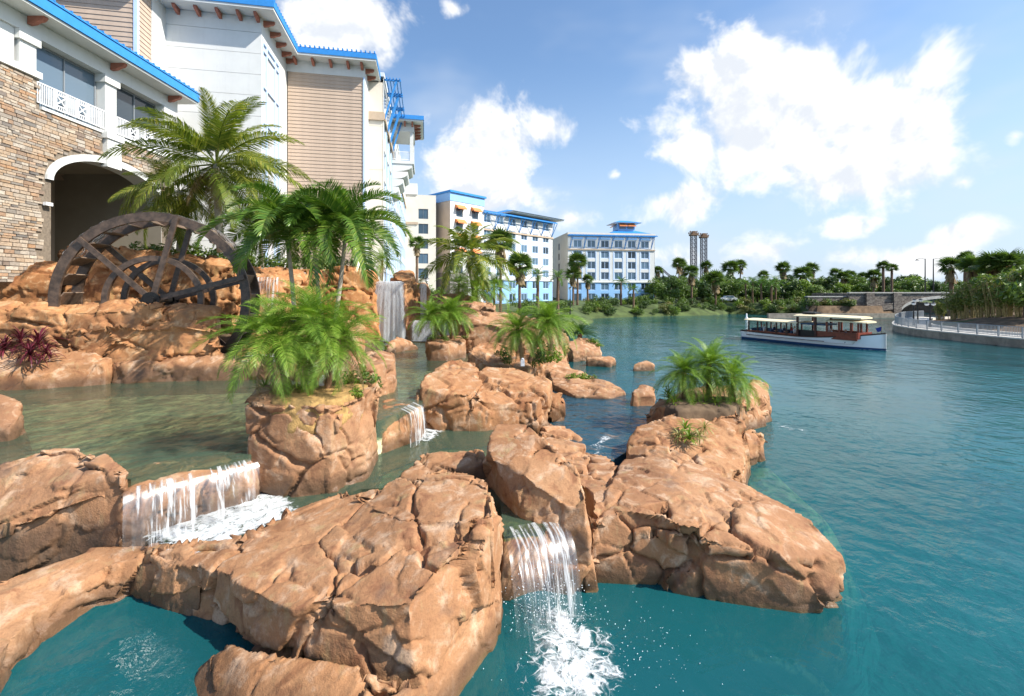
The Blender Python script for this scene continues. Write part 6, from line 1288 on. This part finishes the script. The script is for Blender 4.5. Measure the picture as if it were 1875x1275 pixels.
for i in (1, 3, 5): m = MB(); m.tube([(P[i].x, 300, 0), (P[i].x, 300, P[i].z - .5)], .4, 6); m.build('support', 'ride_steel', tk)
# ------------------------------------------------------------------ small things
def buoy(px, py, lb): q = G(px, py, 0); m = MB(); m.lathe([(.18, -.4), (.28, .0), (.26, .25), (.13, .4), (.13, 1.0), (.10, 1.05)], 12, q); tag(m.build('buoy', 'white_paint', None, True), lb, 'buoy')
buoy(1367, 584, 'white marker buoy on the lake behind the launch')
c = W(1333, 553, 118); car = wroot('parked_car', (c.x, c.y, ground_z(c.x, c.y))); tag(car, 'small white car parked on the far shore among the shrubs', 'car'); cz = ground_z(c.x, c.y) + .3
m = MB(); pr = [(-2.1, .2), (-2.1, .7), (-1.9, .85), (-1.2, .9), (-.7, 1.4), (.9, 1.42), (1.6, .95), (2.1, .8), (2.15, .25)]; n = len(pr)
m.add([(c.x + x, c.y - .85, cz + z) for x, z in pr] + [(c.x + x, c.y + .85, cz + z) for x, z in pr], [tuple(range(n))[::-1], tuple(range(n, 2 * n))] + [(i, (i + 1) % n, n + (i + 1) % n, n + i) for i in range(n)]); m.build('body', 'hull_white', car)
m = MB(); m.add([(c.x + x, c.y - .86, cz + z) for x, z in ((-1.05, .92), (-.62, 1.34), (.85, 1.36), (1.35, .95))], [(0, 3, 2, 1)]); m.build('side_window', 'glass', car)
for x in (-1.35, 1.35):
    for y in (-.8, .8): m = MB(Matrix.Translation((c.x + x, c.y + y, cz + .1)) @ Matrix.Rotation(R(90), 4, 'X')); m.lathe([(.33, -.1), (.33, .1)], 14); m.build('wheel', 'black', car)
def spot(p, lb): m = MB(); p = Vector(p); m.box(p.x - .075, p.x + .075, p.y - .06, p.y + .06, p.z - .05, p.z + .19); m.lathe([(.05, .19), (.065, .24), (.03, .26)], 10, p); tag(m.build('spotlight', 'white_paint'), lb, 'light')
spot(G(592, 706, 3.13), 'small white garden spotlight on the front of the big planter'); spot(G(957, 668, 2.62), 'small white garden spotlight at the foot of the leaning date palms')

# ------------------------------------------------------------------ small groups of look-alikes: say which one from the left
ORDW = ('leftmost', 'second from left', 'third from left', 'fourth from left', 'fifth from left', 'sixth from left', 'seventh from left', 'eighth from left', 'ninth from left', 'tenth from left', 'eleventh from left', 'twelfth from left', 'thirteenth from left', 'fourteenth from left', 'fifteenth from left')
byl = {}
for o in COL.objects:
    if o.parent is None and 'label' in o.keys() and 'category' in o.keys(): byl.setdefault(o['label'], []).append(o)
for lb, L_ in byl.items():
    if 1 < len(L_) <= 15:
        for k, o in enumerate(sorted(L_, key=lambda o: o.location.x / max(o.location.y, .1))): o['label'] = lb + ', ' + (ORDW[k] if k < len(L_) - 1 else 'rightmost')
